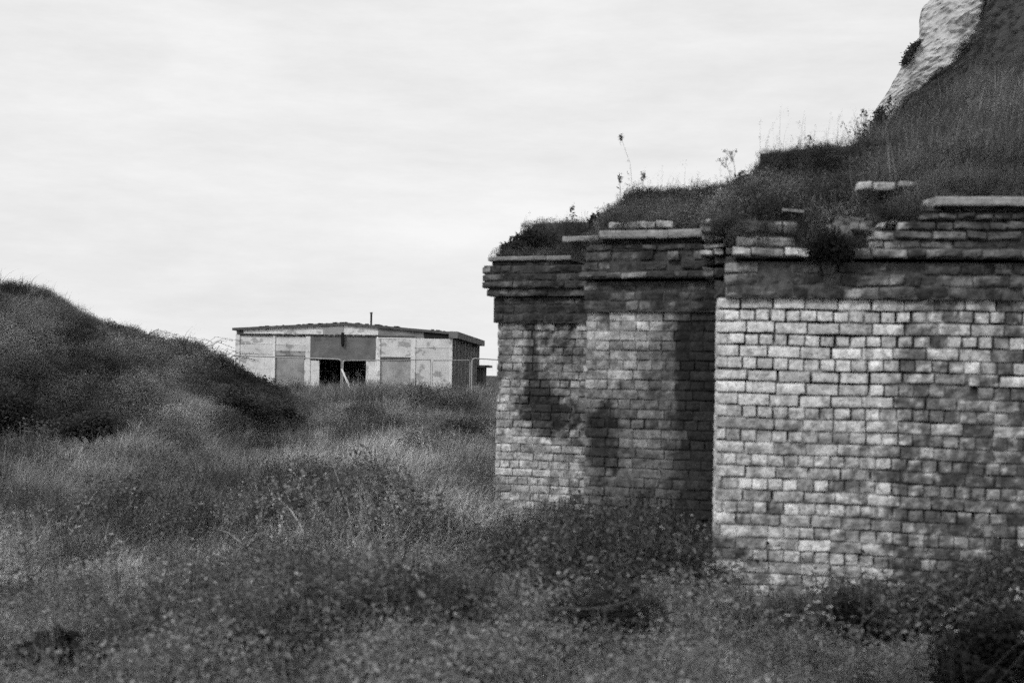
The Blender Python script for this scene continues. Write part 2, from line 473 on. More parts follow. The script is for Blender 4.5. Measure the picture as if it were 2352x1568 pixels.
JZ = 0.0
def cornice_row(mb, pl, u0, u1, um, v0, v1, off, tf, **k):
    global JZ
    JZ = .0045
    """row of bricks between survey heights v0 (top) and v1 measured at um"""
    z1 = pl.at(um, v0, off)[1]; z0 = pl.at(um, v1, off)[1]
    s0 = pl.at(u0, (v0 + v1) / 2, off)[0]; s1 = pl.at(u1, (v0 + v1) / 2, off)[0]
    course(mb, pl, s0, s1, const(z0), const(z1), off, tf, **k)
    JZ = 0.0
    return s0, s1, z0, z1

def slab_run(mb, pl, s0, s1, z0, z1, off, tf, seg=.45, back=.35, tilt=0):
    s = s0
    while s < s1 - .02:
        e = min(s1, s + seg * rnd.uniform(.8, 1.2))
        if s1 - e < .12: e = s1
        dz = rnd.uniform(-.004, .004) + tilt * (s - s0)
        brick(mb, pl, s, e, z0 + dz, z1 + dz, off + rnd.uniform(-.008, .008), tf, rough=.006, edge=.008, depth=back, g=.003, nx=max(4, int((e - s) / .05)))
        s = e

def shaft(parent, pl, uL, uR, um, vtop, ch, tf, ret, L_, slope=None, core_t=.16, rough=.006, jt=.004, cfn=None):
    mb = MB(); core = MB()
    ztop = pl.at(um, vtop)[1]
    sL = pl.at(uL, vtop)[0]; sR = pl.at(uR, vtop)[0]
    n = int((ztop + .35) / ch) + 1
    sl = slope or (lambda s, d: 0.0)
    for i in range(n):
        a, b = ztop - i * ch, ztop - (i + 1) * ch
        zf1 = lambda s, a=a: a + sl(s - sL, ztop - a); zf0 = lambda s, b=b: b + sl(s - sL, ztop - b)
        kind = 'S' if i % 2 == 0 else 'H'
        if rnd.random() < .12: kind = 'M'
        course(mb, pl, sL, sR, zf0, zf1, 0, tf, kind=kind, start=rnd.uniform(0, .25) if kind == 'S' else rnd.uniform(.2, .6), L_=L_, miss=.006, rough=rough, edge=.003, var=.3, g=jt * (1.0 if rnd.random() < .6 else 1.5) * (1.35 if ret > 1.6 and ret < 1.8 and i < 12 else 1.0))
        # the return running back on the left
        q = pl.side(sL, 1); zr = pl.at
        course(mb, q, -ret, -.012, const(b), const(a), 0, tf, kind='H' if kind == 'S' else 'S', L_=L_, rough=rough, var=.2)
    core.pbox(pl, sL + .015, sR - .01, -.3, ztop + .02, -.03, -ret, core_t)
    ct, co = cfn
    core_grid(core, pl, sL + .012, sR - .008, -.3, ztop + .015, ct, co)
    mb.build('brick_courses', M_BRICK, parent); core.build('mortar_core', M_MORTAR, parent)
    return sL, sR, ztop

# ---- far narrow pier
pierA = empty('brick_pier', 'farthest and narrowest weathered brick pier, its broken cornice standing against the sky beside the shed', 'brick pier', loc=PL1.pt(0, 0, -.4))
pierA.location = (0, 0, 0)
sL, sR, zt = shaft(pierA, PL1, 1143, 1352, 1143, 740, .0755, tone_pier_a, 1.3, .195, core_t=.12, rough=.011, jt=.005, cfn=(lambda p: tone_pier_a(p) * .62, lambda s, z: -.006 - .016 * sstep(-.1, .15, fbm(s * 5, z * 9, 3))))
mb = MB()
for v0, v1 in ((683, 701), (701, 720), (720, 739)):
    cornice_row(mb, PL1, 1134, 1352, 1134, v0, v1, .04, TD, kind='M', rough=.008, var=.3, L_=.2)
q = PL1.side(sL - .04, 1)
core = MB(); zc = PL1.at(1134, 683, .04)[1]
core.pbox(PL1, sL - .03, sR, zt - .005, zc, .030, -1.3, .07)
mb.build('frieze', M_BRICK, pierA); core.build('frieze_core', M_MORTAR, pierA)
mb = MB(); core = MB()
rows = [(662, 680, .105, 1117), (645, 661, .14, 1107), (628, 645, .14, 1107), (610, 627, .145, 1106), (599, 610, .06, 1128)]
for v0, v1, off, uL in rows:
    a = cornice_row(mb, PL1, uL, 1350 if off > .07 else 1310, 1134, v0, v1, off, TD if v1 != 680 else TD2, kind='M', rough=.01, var=.35, L_=.2, rag=.006, miss=.02)
    core.pbox(PL1, a[0] + .02, a[1] - .02, a[2], a[3] + .002, off - .014, -.9, .06)
mb.build('cornice', M_BRICK, pierA); core.build('cornice_core', M_MORTAR, pierA)
mb = MB()
s0, z0 = PL1.at(1119, 600, .1); s1 = PL1.at(1312, 598, .1)[0]; z1 = PL1.at(1119, 587, .1)[1]
slab_run(mb, PL1, s0, s1, z0, z1, .1, lambda p: TSTONE(p) * .85, seg=.5, back=.9)
mb.build('coping', M_STONE, pierA)

# ---- middle pier
pierB = empty('brick_pier', 'middle brick pier with a broad soot-black vertical stain down its right edge', 'brick pier')
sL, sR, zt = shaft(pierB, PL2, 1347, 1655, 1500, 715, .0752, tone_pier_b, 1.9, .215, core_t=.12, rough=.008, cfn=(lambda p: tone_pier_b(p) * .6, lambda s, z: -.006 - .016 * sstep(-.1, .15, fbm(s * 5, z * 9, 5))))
mb = MB(); core = MB()
for v0, v1 in ((646, 668), (668, 690), (690, 714)):
    a = cornice_row(mb, PL2, 1341, 1657, 1500, v0, v1, .04, lambda p: TD2(p) * (1 - .5 * sstep(1540, 1575, img(*p)[0])), kind='M', rough=.008, var=.3, L_=.21)
core.pbox(PL2, a[0] + .015, a[1] - .01, zt - .004, PL2.at(1500, 646, .04)[1], .030, -1.9, .075)
mb.build('frieze', M_BRICK, pierB); core.build('frieze_core', M_MORTAR, pierB)
mb = MB(); core = MB()
rows = [(622, 638, .12, 1327, 1668, TD2, 0, .006), (599, 621, .065, 1340, 1655, TD, .10, .03), (575, 598, .06, 1344, 1650, TD, .12, .035),
        (560, 574, .07, 1346, 1616, TD, .03, .008), (548, 560, .02, 1352, 1612, TD, 0, .004)]
for v0, v1, off, uL, uR, tf, ms, rg in rows:
    a = cornice_row(mb, PL2, uL, uR, 1500, v0, v1, off, tf, kind='M', rough=.01, var=.35, L_=.22, rag=rg, miss=ms)
    core.pbox(PL2, a[0] + .02, a[1] - .02, a[2], a[3] + .002, off - .022, -1.4, .07)
mb.build('cornice', M_BRICK, pierB); core.build('cornice_core', M_MORTAR, pierB)
mb = MB()
s0, z0 = PL2.at(1375, 549, .12); s1 = PL2.at(1612, 548, .12)[0]; z0 = PL2.at(1500, 548, .12)[1]; z1 = PL2.at(1500, 526, .12)[1]
slab_run(mb, PL2, s0, s1, z0, z1, .12, TSTONE, seg=.55, back=.5)
mb.build('coping', M_STONE, pierB)
mb = MB()
a = cornice_row(mb, PL2, 1398, 1546, 1500, 507, 526, .02, lambda p: TPALE(p) * .85, kind='M', L_=.24, rough=.01, var=.2)
mb.build('upper_course', M_BRICK, pierB)
mb = MB()
s0, z0 = PL2.at(1293, 558, .0); s1, z1 = PL2.at(1376, 540, .0)
slab_run(mb, PL2, s0, s1, z0, z1, .02, TSTONE, seg=.6, back=.5)
o = mb.build('stone_slab', M_STONE); tag(o, 'loose grey coping slab jutting out left of the middle pier top', 'stone slab')

# ---- near wall
wall = empty('brick_wall', 'nearest and widest brick wall with bright pale bricks and dark open joints at its left', 'brick wall')
def settle(s, d):        # the lower courses have sunk towards the right
    return -s * min(.024, max(0, (d - .1) * .018)) + .004 * math.sin(s * 5 + d * 3)
def openj(p):         # 1 where the joints have lost their mortar
    u, v = img(*p); x, y, z = p
    k = 1 - sstep(900, 1010, v + 60 * fbm(x * 3, z * 3, 1)) * .5
    k *= 1 - .35 * sstep(1960, 2150, u + 60 * fbm(x * 3, z * 4, 6))
    return max(.3, min(1, k + .9 * fbm(x * 4, z * 13.4, 12)))
def wall_joint(p):
    o = openj(p); return .018 * o + (1 - o) * tone_wall(p) * .9
def wall_joint_off(s, z):
    return -.002 - .026 * openj(PL3.pt(s, z, 0))
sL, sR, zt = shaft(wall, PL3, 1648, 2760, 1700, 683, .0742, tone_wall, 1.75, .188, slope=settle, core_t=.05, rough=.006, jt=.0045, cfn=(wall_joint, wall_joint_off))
mb = MB(); core = MB()
for v0, v1 in ((601, 628), (628, 655), (655, 683)):
    a = cornice_row(mb, PL3, 1664, 2770, 1800, v0, v1, .045, tone_dark(.08, .25), kind='M', rough=.012, var=.4, L_=.2, rag=.006, miss=.03)
core.pbox(PL3, a[0] + .015, a[1], zt - .003, PL3.at(1800, 601, .05)[1], .034, -1.7, .09)
mb.build('frieze', M_BRICK, wall); core.build('frieze_core', M_MORTAR, wall)
mb = MB(); core = MB()
def tone_ledge(p):
    u = img(*p)[0]
    return TPALE(p) * .9 * spots(p[0], p[2]) if u < 1850 + 20 * fbm(p[0] * 9, 0) else (TD2(p) * 1.1)
def tone_end(u0):
    def f(p):
        return .40 if img(*p)[0] < u0 + 24 + 14 * fbm(p[0] * 14, p[2] * 14) else TD2(p)
    return f
rows = [(568, 591, .11, 1682, 2770, tone_ledge, .01, .008, 1760),
        (541, 567, .03, 1692, 1826, lambda p: TPALE(p) * .75 * spots(p[0], p[2]), 0, .02, 1760),
        (507, 538, .0, 1716, 1832, TD2, .1, .012, 1760),
        (553, 574, .05, 1990, 2770, tone_end(1985), .05, .012, 2200),
        (530, 552, .055, 2010, 2770, tone_end(2010), .05, .02, 2200),
        (508, 529, .05, 2062, 2770, tone_end(2060), .03, .012, 2200),
        (489, 505, .075, 2112, 2770, TD, 0, .004, 2250),
        (474, 488, .02, 2125, 2770, TD, 0, .004, 2250)]
for v0, v1, off, uL, uR, tf, ms, rg, um in rows:
    a = cornice_row(mb, PL3, uL, uR, um, v0, v1, off, tf, kind='H' if v1 in (505, 538) else 'M', rough=.012, edge=.009, var=.3, L_=.215, rag=rg, miss=ms)
    core.pbox(PL3, a[0] + .02, a[1] - .01, a[2], a[3] + .002, off - .028, -.5, .07)
mb.build('cornice', M_BRICK, wall); core.build('cornice_core', M_MORTAR, wall)
mb = MB()
z0 = PL3.at(2250, 475, .12)[1]; z1 = PL3.at(2250, 450, .12)[1]
s0 = PL3.at(2148, 460, .12)[0]; s1 = PL3.at(2770, 460, .12)[0]
slab_run(mb, PL3, s0, s1, z0, z1, .12, lambda p: TSTONE(p) * 1.15, seg=.62, back=.45, tilt=-.012)
mb.build('coping', M_STONE, wall)

# rubble lumps: broken core masonry and fallen bricks
def lump(mb, c, r, tone, seed):
    n, m = 10, 14; vs = []; ts = []
    for j in range(n + 1):
        th = math.pi * j / n
        for i in range(m):
            ph = 2 * math.pi * i / m
            d = Vector((math.sin(th) * math.cos(ph), math.sin(th) * math.sin(ph), math.cos(th)))
            k = .9 + .55 * fbm(d.x * 1.3 + seed, d.y * 1.3, d.z * 1.3) + .2 * fbm(d.x * 5 + seed, d.y * 5, d.z * 5)
            b = Vector([math.copysign(abs(q) ** .4, q) for q in d])
            vs.append((c[0] + b.x * r[0] * k, c[1] + b.y * r[1] * k, c[2] + b.z * r[2] * k)); ts.append(tone * (1 + .35 * fbm(d.x * 3 + seed, d.y * 3, d.z * 3)))
    fs = [(j * m + i, j * m + (i + 1) % m, (j + 1) * m + (i + 1) % m, (j + 1) * m + i) for j in range(n) for i in range(m)]
    mb.add(vs, fs, ts)
PLS = Plane(1640, 10.0, 12); mb = MB()
for u0, u1, v0, v1, off, t, rg in ((1616, 1668, 500, 518, -.03, .30, .03), (1608, 1700, 518, 536, .0, .34, .05), (1612, 1692, 536, 553, -.02, .28, .05), (1614, 1682, 553, 569, .0, .30, .05), (1606, 1664, 570, 588, .07, .50, .02),
                                   (1664, 1700, 568, 590, .0, .10, .03), (1612, 1700, 589, 612, -.02, .10, .04), (1612, 1690, 612, 640, -.02, .08, .03), (1640, 1680, 640, 690, -.03, .07, .02)):
    cornice_row(mb, PLS, u0, u1, 1640, v0, v1, off, lambda p, t=t: t * (1 + .9 * fbm(p[0] * 12, p[2] * 12, 5)) * spots(p[0], p[2]), kind='M', L_=.17, rough=.024, edge=.016, rag=rg, miss=.0, depth=.5)
tag(mb.build('broken_masonry', M_BRICK), 'pale ragged broken masonry stump between the middle pier and the near wall', 'broken masonry')
def loose(u0, u1, v0, v1, Y, tone, label, name='loose_bricks', kind='M'):
    pl = Plane((u0 + u1) / 2, Y, 8); mb = MB()
    cornice_row(mb, pl, u0, u1, (u0 + u1) / 2, v0, v1, 0, lambda p: tone * (1 + .4 * fbm(p[0] * 12, p[2] * 12, 5)), kind=kind, L_=.2, rough=.012, edge=.01, rag=.01, depth=.12)
    return tag(mb.build(name, M_BRICK), label, 'bricks')
loose(1966, 2060, 414, 437, 9.25, .40, 'row of pale loose bricks poking out of the grass left above the broken cornice')
loose(2066, 2106, 412, 430, 9.25, .38, 'short pair of pale bricks tilted in the grass next to the longer loose row', kind='S')
loose(1797, 1848, 478, 490, 9.2, .36, 'single pale worn brick lying in dark weeds above the near wall', name='loose_brick', kind='S')
mb = MB()
for (u, v, ru, rv, t) in [(2110, 487, 20, 12, .42), (2070, 505, 24, 9, .50), (2040, 520, 20, 8, .52), (2048, 545, 26, 8, .44), (2005, 553, 30, 7, .5), (1960, 520, 34, 16, .22), (1925, 535, 26, 22, .2),
                          (2135, 468, 16, 8, .46), (1995, 535, 22, 12, .24)]:
    c = P(u, v, 9.02); k = 9.0 / F
    lump(mb, c, (ru * k, .12, rv * k), t, u * .73)
tag(mb.build('broken_masonry', M_MORTAR, smooth=True), 'stepped pale broken edge of the near wall cornice running down leftwards', 'broken masonry')

# stepped parapet blocks behind
def parapet(label, u0, u1, v0, v1, Y, zb, ragged=0):
    pl = Plane(u0, Y, 20)
    sa, za = pl.at(u0, v0); sb, zb_ = pl.at(u1, v1)
    mb = MB(); nx, nz_ = 34, 12
    def top(s):
        z = za + (zb_ - za) * (s - sa) / (sb - sa) + .012 * fbm(s * 6, Y)
        if ragged: z -= max(0, (ragged - (s - sa))) * .8
        return z
    for face, off in ((0, 0), (1, -.45)):
        for i in range(nx):
            s = sa + (sb - sa) * i / (nx - 1); zt = top(s)
            for j in range(nz_):
                z = zb + (zt - zb) * j / (nz_ - 1)
                jit = .012 * fbm(s * 9, z * 9, off)
                e = -.012 if j == nz_ - 1 else 0
                mb.v.append(pl.pt(s + (jit if i in (0, nx - 1) else 0), z + e * (face == 0), off + jit + (e if face == 0 else 0)))
                mb.t.append(.06 * (1 + .6 * fbm(s * 4, z * 7, Y)))
    A = nx * nz_
    for i in range(nx - 1):
        for j in range(nz_ - 1):
            a = i * nz_ + j
            mb.f.append((a, a + nz_, a + nz_ + 1, a + 1)); mb.f.append((A + a + 1, A + a + nz_ + 1, A + a + nz_, A + a)); mb.m += [0, 0]
        a = i * nz_ + nz_ - 1; mb.f.append((a, a + nz_, A + a + nz_, A + a)); mb.m.append(0)
    for j in range(nz_ - 1):
        mb.f.append((j + 1, A + j + 1, A + j, j)); mb.m.append(0)
        a = (nx - 1) * nz_ + j; mb.f.append((a, A + a, A + a + 1, a + 1)); mb.m.append(0)
    tag(mb.build('parapet_wall', M_RENDER), label, 'parapet wall', 'stepped parapet walls behind the brick piers')
parapet('lowest mossy parapet step behind the far pier with ragged left end', 1195, 1400, 512, 506, 14.6, 1.9, ragged=.16)
parapet('middle dark parapet step with a level top behind the middle pier', 1438, 1735, 444, 420, 12.6, 2.0)
parapet('highest dark parapet step with a sharp square left corner below the cliff', 1745, 2060, 350, 322, 11.3, 2.2)

# ------------------------------------------------------------------ shed
def c1(X, Y): return (500 + X / 2.94) * .9408, (730 + Y / 2.94) * .9408
SP = Plane(c1(220, 300)[0], 75, 3.2)
shed = empty('shed', 'low derelict flat-gabled shed with peeling pale panels and two dark doorways', 'shed')
def sxy(X, Y, off=0): return SP.at(*c1(X, Y), off)
def shed_box(mb, X0, X1, Y0, Y1, o0, o1, tone, ground=False):
    a = sxy(X0, (Y0 + Y1) / 2, o0)[0]; b = sxy(X1, (Y0 + Y1) / 2, o0)[0]
    zt = sxy((X0 + X1) / 2, Y0, o0)[1]; zb = 0 if ground else sxy((X0 + X1) / 2, Y1, o0)[1]
    mb.pbox(SP, a, b, zb, zt, o0, o1, tone)
sA = sxy(220, 300)[0]; sB = sxy(1768, 300)[0]
zl = sxy(222, 207)[1]; zr_ = sxy(1775, 237)[1]; zp = sxy(1010, 168)[1]; sP = sxy(1010, 168)[0]
DEPTH = 18.5
def part(name, boxes, mat, label=None, parent=shed):
    mb = MB()
    if name == 'ledge':      # torn ragged upper edge
        for k in range(60):
            X = rnd.uniform(280, 1240); w = rnd.uniform(3, 14)
            shed_box(mb, X, X + w, 244 + (X - 220) * .012, 252 + (X - 220) * .012 + rnd.uniform(0, 3), .12, .02, rnd.choice((.07, .12, .3)))
    for b in boxes: shed_box(mb, *b)
    o = mb.build(name, mat, parent)
    if label: o['label'] = label
    return o
# wall panels (front); the openings are left open
part('wall_panel', [(246, 490, 262, 322, 0, -.2, .60, False), (246, 490, 324, 394, .01, -.2, .56, False), (246, 490, 397, 600, -.01, -.2, .60, True)], M_PAINT)
part('wall_panel', [(502, 724, 266, 330, 0, -.2, .60, False), (502, 724, 332, 374, .012, -.2, .52, False), (502, 724, 376, 406, -.015, -.2, .32, False)], M_PAINT)
part('boarded_window', [(503, 714, 408, 600, -.06, -.2, .30, True)], M_SHED, 'grey boarded opening with mottled stains')
part('wall_panel', [(714, 820, 438, 600, 0, -.2, .62, True)], M_PAINT)
part('sliding_door', [(757, 1226, 276, 434, .07, .0, .17, False)], M_SHED, 'plain dark grey upper panel over the doorways')
part('door_post', [(975, 991, 434, 600, .05, -.12, .22, True)], M_SHED)
part('wall_panel', [(1156, 1254, 440, 600, 0, -.2, .64, True)], M_PAINT)
part('wall_panel', [(1258, 1480, 284, 416, 0, -.2, .56, False)], M_PAINT)
part('lintel', [(1254, 1480, 415, 431, .05, -.15, .1, False)], M_SHED)
part('boarded_window', [(1258, 1476, 431, 600, -.06, -.2, .38, True)], M_SHED, 'pale grey boarded opening')
part('wall_panel', [(1510, 1758, 284, 350, 0, -.2, .57, False), (1510, 1758, 352, 600, .01, -.2, .52, True)], M_PAINT)
for X0, X1, Yt, t in ((218, 248, 256, .62), (488, 503, 262, .66), (722, 756, 266, .60), (1226, 1258, 280, .66), (1478, 1511, 282, .60), (1754, 1774, 284, .62)):
    part('pilaster', [(X0, X1, Yt, 600, .07, -.2, t, True)], M_PAINT)
part('door_header', [(722, 1230, 262, 277, .02, -.2, .3, False)], M_SHED)
# gable strip above the ledge
def gable(name, X0, X1, tone, mat, off=0.0, ybot=256, n=6, inset=.12, label=None):
    mb = MB(); xs = np.linspace(X0, X1, n); vs = []
    for X in xs:
        s, zb = sxy(X, ybot + (X - 220) * .012, off)
        zt = (zl + (zp - zl) * (s - sA) / (sP - sA)) if s < sP else (zp + (zr_ - zp) * (s - sP) / (sB - sP))
        vs += [SP.pt(s, zb, off), SP.pt(s, zt - inset, off), SP.pt(s, zb, -.2), SP.pt(s, zt - inset, -.2)]
    fs = []
    for i in range(n - 1):
        a, b = i * 4, i * 4 + 4
        fs += [(a, b, b + 1, a + 1), (a + 3, b + 3, b + 2, a + 2), (a + 1, b + 1, b + 3, a + 3), (a + 2, b + 2, b, a)]
    fs += [(0, 1, 3, 2), (n * 4 - 4, n * 4 - 2, n * 4 - 1, n * 4 - 3)]
    mb.add(vs, fs, tone); o = mb.build(name, mat, shed)
    if label: o['label'] = label
gable('gable_panel', 238, 278, .09, M_SHED, label='small blackened end panel')
gable('gable_panel', 278, 848, .66, M_PAINT)
gable('gable_panel', 848, 992, .30, M_PAINT, off=.05, ybot=262, label='grey blotched panel under the roof peak')
gable('gable_panel', 992, 1244, .66, M_PAINT)
gable('gable_panel', 1244, 1500, .27, M_SHED, ybot=264)
gable('gable_panel', 1500, 1572, .22, M_SHED, ybot=264)
gable('gable_panel', 1572, 1766, .03, M_SHED, ybot=266, label='blackened broken panel below the roof corner')
part('ledge', [(248, 640, 248, 260, .10, -.1, .07, False), (640, 985, 252, 264, .10, -.1, .07, False), (985, 1245, 256, 268, .10, -.1, .07, False), (1245, 1500, 262, 276, .08, -.1, .12, False)], M_SHED)
# torn edge fragments along the ledge
mb = MB(); shed_box(mb, 978, 996, 240, 330, .3, .08, .02); shed_box(mb, 982, 991, 330, 340, .22, .12, .02); mb.build('bracket', M_SHED, shed)
# roof, sides, back
mb = MB()
for (a, za, b, zb) in ((sA - .15, zl, sP, zp), (sP, zp, sB + .2, zr_)):
    vs = [SP.pt(a, za - .13, .14), SP.pt(b, zb - .13, .14), SP.pt(b, zb + .0, .14), SP.pt(a, za + .0, .14),
          SP.pt(a, za - .13, -DEPTH - .2), SP.pt(b, zb - .13, -DEPTH - .2), SP.pt(b, zb + .02, -DEPTH - .2), SP.pt(a, za + .02, -DEPTH - .2)]
    mb.box(vs, .11)
for k in range(40):     # ragged felt and moss along the roof edge
    s = rnd.uniform(sA, sB); zt = (zl + (zp - zl) * (s - sA) / (sP - sA)) if s < sP else (zp + (zr_ - zp) * (s - sP) / (sB - sP))
    w = rnd.uniform(.03, .25); mb.pbox(SP, s, s + w, zt - .02, zt + rnd.uniform(.02, .05), .15, -.1, .08)
mb.build('roof', M_SHED, shed)
mb = MB()
mb.pbox(SP, sB - .2, sB, 0, zr_ - .14, -.2, -DEPTH, .13)
side = SP.side(sB, -1)          # right side wall, ribbed by concrete posts
for k in range(9):
    o = 1.2 + k * 2.05
    mb.pbox(side, o, o + .22, 0, zr_ - .3, .10, -.05, .24)
mb.build('side_wall', M_SHED, shed)
mb = MB(); mb.pbox(SP, sA, sA + .2, 0, zl - .14, -.2, -DEPTH, .4); mb.pbox(SP, sA + .2, sB - .2, 0, zr_ - .2, -DEPTH + .3, -DEPTH, .5); mb.build('rear_wall', M_SHED, shed)
mb = MB(); mb.pbox(side, -.25, DEPTH + .2, zr_ - .32, zr_ + .03, .36, -.1, .16); mb.build('eave', M_SHED, shed)
mb = MB(); mb.pbox(side, DEPTH - 2, DEPTH + 1.5, 2.0, 2.15, .8, 0, .13); mb.pbox(side, DEPTH - 1.6, DEPTH + 1, 0, 2.0, .45, 0, .1); mb.build('lean_to', M_SHED, shed)
mb = MB(); p = SP.pt(sxy(1163, 140)[0], 0, -1.5); zt = sxy(1163, 92)[1]
mb.tube([(p[0], p[1], zp - .6), (p[0], p[1], zt)], .055, tone=.06, n=8); mb.tube([(p[0], p[1], zt), (p[0], p[1], zt + .05)], .08, tone=.06, n=8); mb.build('flue_pipe', M_METAL, shed)

# ------------------------------------------------------------------ mesh fence panels
def fence_panel(a, b, label, dz=0.0):
    """a, b: (x, y, ztop) of the two upper corners"""
    a, b = Vector(a), Vector(b); t = (b - a); Ln = t.length; t.normalize()
    root = empty('mesh_fence', label, 'fence panel', 'temporary mesh fence panels in front of the shed')
    mb = MB(); up = Vector((0, 0, 1)); H = 1.98; r = .022; pts = []
    c = .12
    pts.append(a - up * H)
    pts.append(a - up * c)
    for k in range(1, 5):
        q = k / 5 * math.pi / 2; pts.append(a - up * c + t * c * (1 - math.cos(q)) + up * c * math.sin(q))
    pts.append(a + t * c); pts.append(b - t * c)
    for k in range(1, 5):
        q = k / 5 * math.pi / 2; pts.append(b - up * c - t * c * (1 - math.sin(q)) + up * c * math.cos(q))
    pts.append(b - up * c); pts.append(b - up * H)
    mb.tube(pts, r, tone=.42, n=6); mb.tube([a - up * (H - .15), b - up * (H - .15)], r, tone=.42, n=6)
    mb.build('frame', M_METAL, root)
    mb = MB(); n = int(Ln / .18)
    for k in range(1, n):
        p = a + t * Ln * k / n - up * .03; mb.tube([p, p - up * (H - .2)], .001, tone=.12, n=3)
    for k in range(1, 5):
        mb.tube([a - up * .4 * k + t * .03, b - up * .4 * k - t * .03], .0012, tone=.12, n=3)
    mb.build('wire_mesh', M_METAL, root)
    return root
def c1p(X, Y, D): return P(*c1(X, Y), D)
fence_panel(c1p(-130, 388, 43), c1p(160, 398, 44.5), 'fence panel at far left half buried in the embankment scrub')
fence_panel(c1p(185, 404, 45), c1p(982, 432, 46.5), 'long fence panel crossing the left half of the shed')
fence_panel(c1p(992, 441, 50), c1p(1622, 434, 58), 'fence panel crossing the right doorway and right half of the shed')
fence_panel(c1p(1634, 440, 58.5), c1p(1905, 438, 66), 'foreshortened fence panel over the shed corner')
fence_panel(c1p(1918, 424, 52), c1p(2180, 440, 53), 'rightmost fence panel running behind the far pier')
mb = MB(); mb.tube([c1p(984, 505, 46.4), c1p(1060, 680, 45.2)], .035, tone=.6, n=6); mb.tube([c1p(984, 440, 46.4), c1p(984, 690, 46.4)], .02, tone=.15, n=6)
tag(mb.build('fence_brace', M_METAL), 'pale diagonal fence brace leaning in front of the open doorway', 'fence brace')

# ------------------------------------------------------------------ plant prototypes
PROTO = bpy.data.collections.new('plant_sources')     # not linked: only instanced by the ground cover
def blade(mb, b, az, h, lean, w, tone, seg=4, droop=1.0):
    d = Vector((math.cos(az), math.sin(az), 0)); sd = Vector((-d.y, d.x, 0))
    ya = rnd.uniform(-.8, .8); sd = (sd * math.cos(ya) + d * math.sin(ya))
    vs = []; ts = []; p = Vector(b)
    for k in range(seg + 1):
        f = k / seg
        q = p + d * (lean * f ** 1.9) + Vector((0, 0, h * (f - .28 * droop * (lean / max(h, .01)) * f ** 3)))
        ww = w * (1 - f ** 1.6) * .5
        if k < seg: vs += [q - sd * ww, q + sd * ww]; ts += [tone * (.75 + .4 * f)] * 2
        else: vs.append(q); ts.append(tone * 1.15)
    fs = [(2 * k, 2 * k + 1, 2 * k + 3, 2 * k + 2) for k in range(seg - 1)] + [(2 * seg - 2, 2 * seg - 1, 2 * seg)]
    mb.add(vs, fs, ts); return q
def leaf(mb, p, ln, wd, tone, up=None):
    a = Vector((rnd.gauss(0, 1), rnd.gauss(0, 1), rnd.gauss(0, .6))).normalized()
    n = Vector((rnd.gauss(0, .6), rnd.gauss(0, .6), 1)).normalized()
    s = a.cross(n)
    if s.length < .05: s = Vector((1, 0, 0))
    s.normalize(); n = s.cross(a)
    p = Vector(p)
    vs = [p, p + a * ln * .35 + s * wd * .5 + n * wd * .12, p + a * ln * .75 + s * wd * .36 + n * wd * .05, p + a * ln - n * wd * .15, p + a * ln * .75 - s * wd * .36 + n * wd * .05, p + a * ln * .35 - s * wd * .5 + n * wd * .12]
    mb.add(vs, [(0, 1, 2, 3), (0, 3, 4, 5)], tone)
def proto(name, fn):
    mb = MB(); fn(mb); o = mb.build(name, M_VEGI, link=False); PROTO.objects.link(o); return o
def p_grass(n, h, rad, w, lean, tmin=.35, tmax=1.9):
    def f(mb):
        la = rnd.uniform(0, 6.28)
        for _ in range(n):
            a = rnd.uniform(0, 6.28); r = rad * math.sqrt(rnd.random())
            hh = h * rnd.uniform(.45, 1.1)
            blade(mb, (r * math.cos(a), r * math.sin(a), -.03), rnd.gauss(0, .9), hh, hh * lean * rnd.uniform(.2, 1.4), w * rnd.uniform(.6, 1.3), rnd.uniform(tmin, tmax))
    return f
def p_seed(n, h, rad):
    def f(mb):
        for _ in range(n):
            a = rnd.uniform(0, 6.28); r = rad * math.sqrt(rnd.random()); hh = h * rnd.uniform(.6, 1.1)
            t = rnd.uniform(.8, 1.4)
            q = blade(mb, (r * math.cos(a), r * math.sin(a), -.03), rnd.uniform(0, 6.28), hh, hh * rnd.uniform(.05, .4), .006, t, 5)
            for k in range(7):
                z = q.z - k * .018
                leaf(mb, (q.x + rnd.gauss(0, .008), q.y + rnd.gauss(0, .008), z), .018, .007, t)
    return f
def p_weed(n, h, rad, ls):
    def f(mb):
        for s in range(n):
            a = rnd.uniform(0, 6.28); r = rad * math.sqrt(rnd.random()); hh = h * rnd.uniform(.5, 1.1)
            b = Vector((r * math.cos(a), r * math.sin(a), 0)); top = b + Vector((rnd.gauss(0, .18) * hh, rnd.gauss(0, .18) * hh, hh))
            t = rnd.uniform(.6, 1.4)
            mb.tube([b, b.lerp(top, .5), top], .004, .002, tone=t, n=3)
            for k in range(int(22 * hh / .4)):
                q = rnd.uniform(.15, 1); p = b.lerp(top, q) + Vector((rnd.gauss(0, .035), rnd.gauss(0, .035), rnd.gauss(0, .02)))
                leaf(mb, p, ls * rnd.uniform(.6, 1.4), ls * .5 * rnd.uniform(.6, 1.3), t * rnd.choice((.5, .7, .9, 1.0, 1.2, 1.6)))
    return f
def p_scrub(n, rx, rz, ls):
    def f(mb):
        for _ in range(n):
            while True:
                v = Vector((rnd.uniform(-1, 1), rnd.uniform(-1, 1), rnd.uniform(0, 1)))
                if v.length < 1 and v.length > .35: break
            k = 1 + .3 * mn.noise(v * 2.5)
            leaf(mb, (v.x * rx * k, v.y * rx * k, v.z * rz * k), ls * rnd.uniform(.6, 1.3), ls * .65 * rnd.uniform(.6, 1.2), rnd.choice((.5, .7, .9, 1.0, 1.2, 1.5)))
    return f
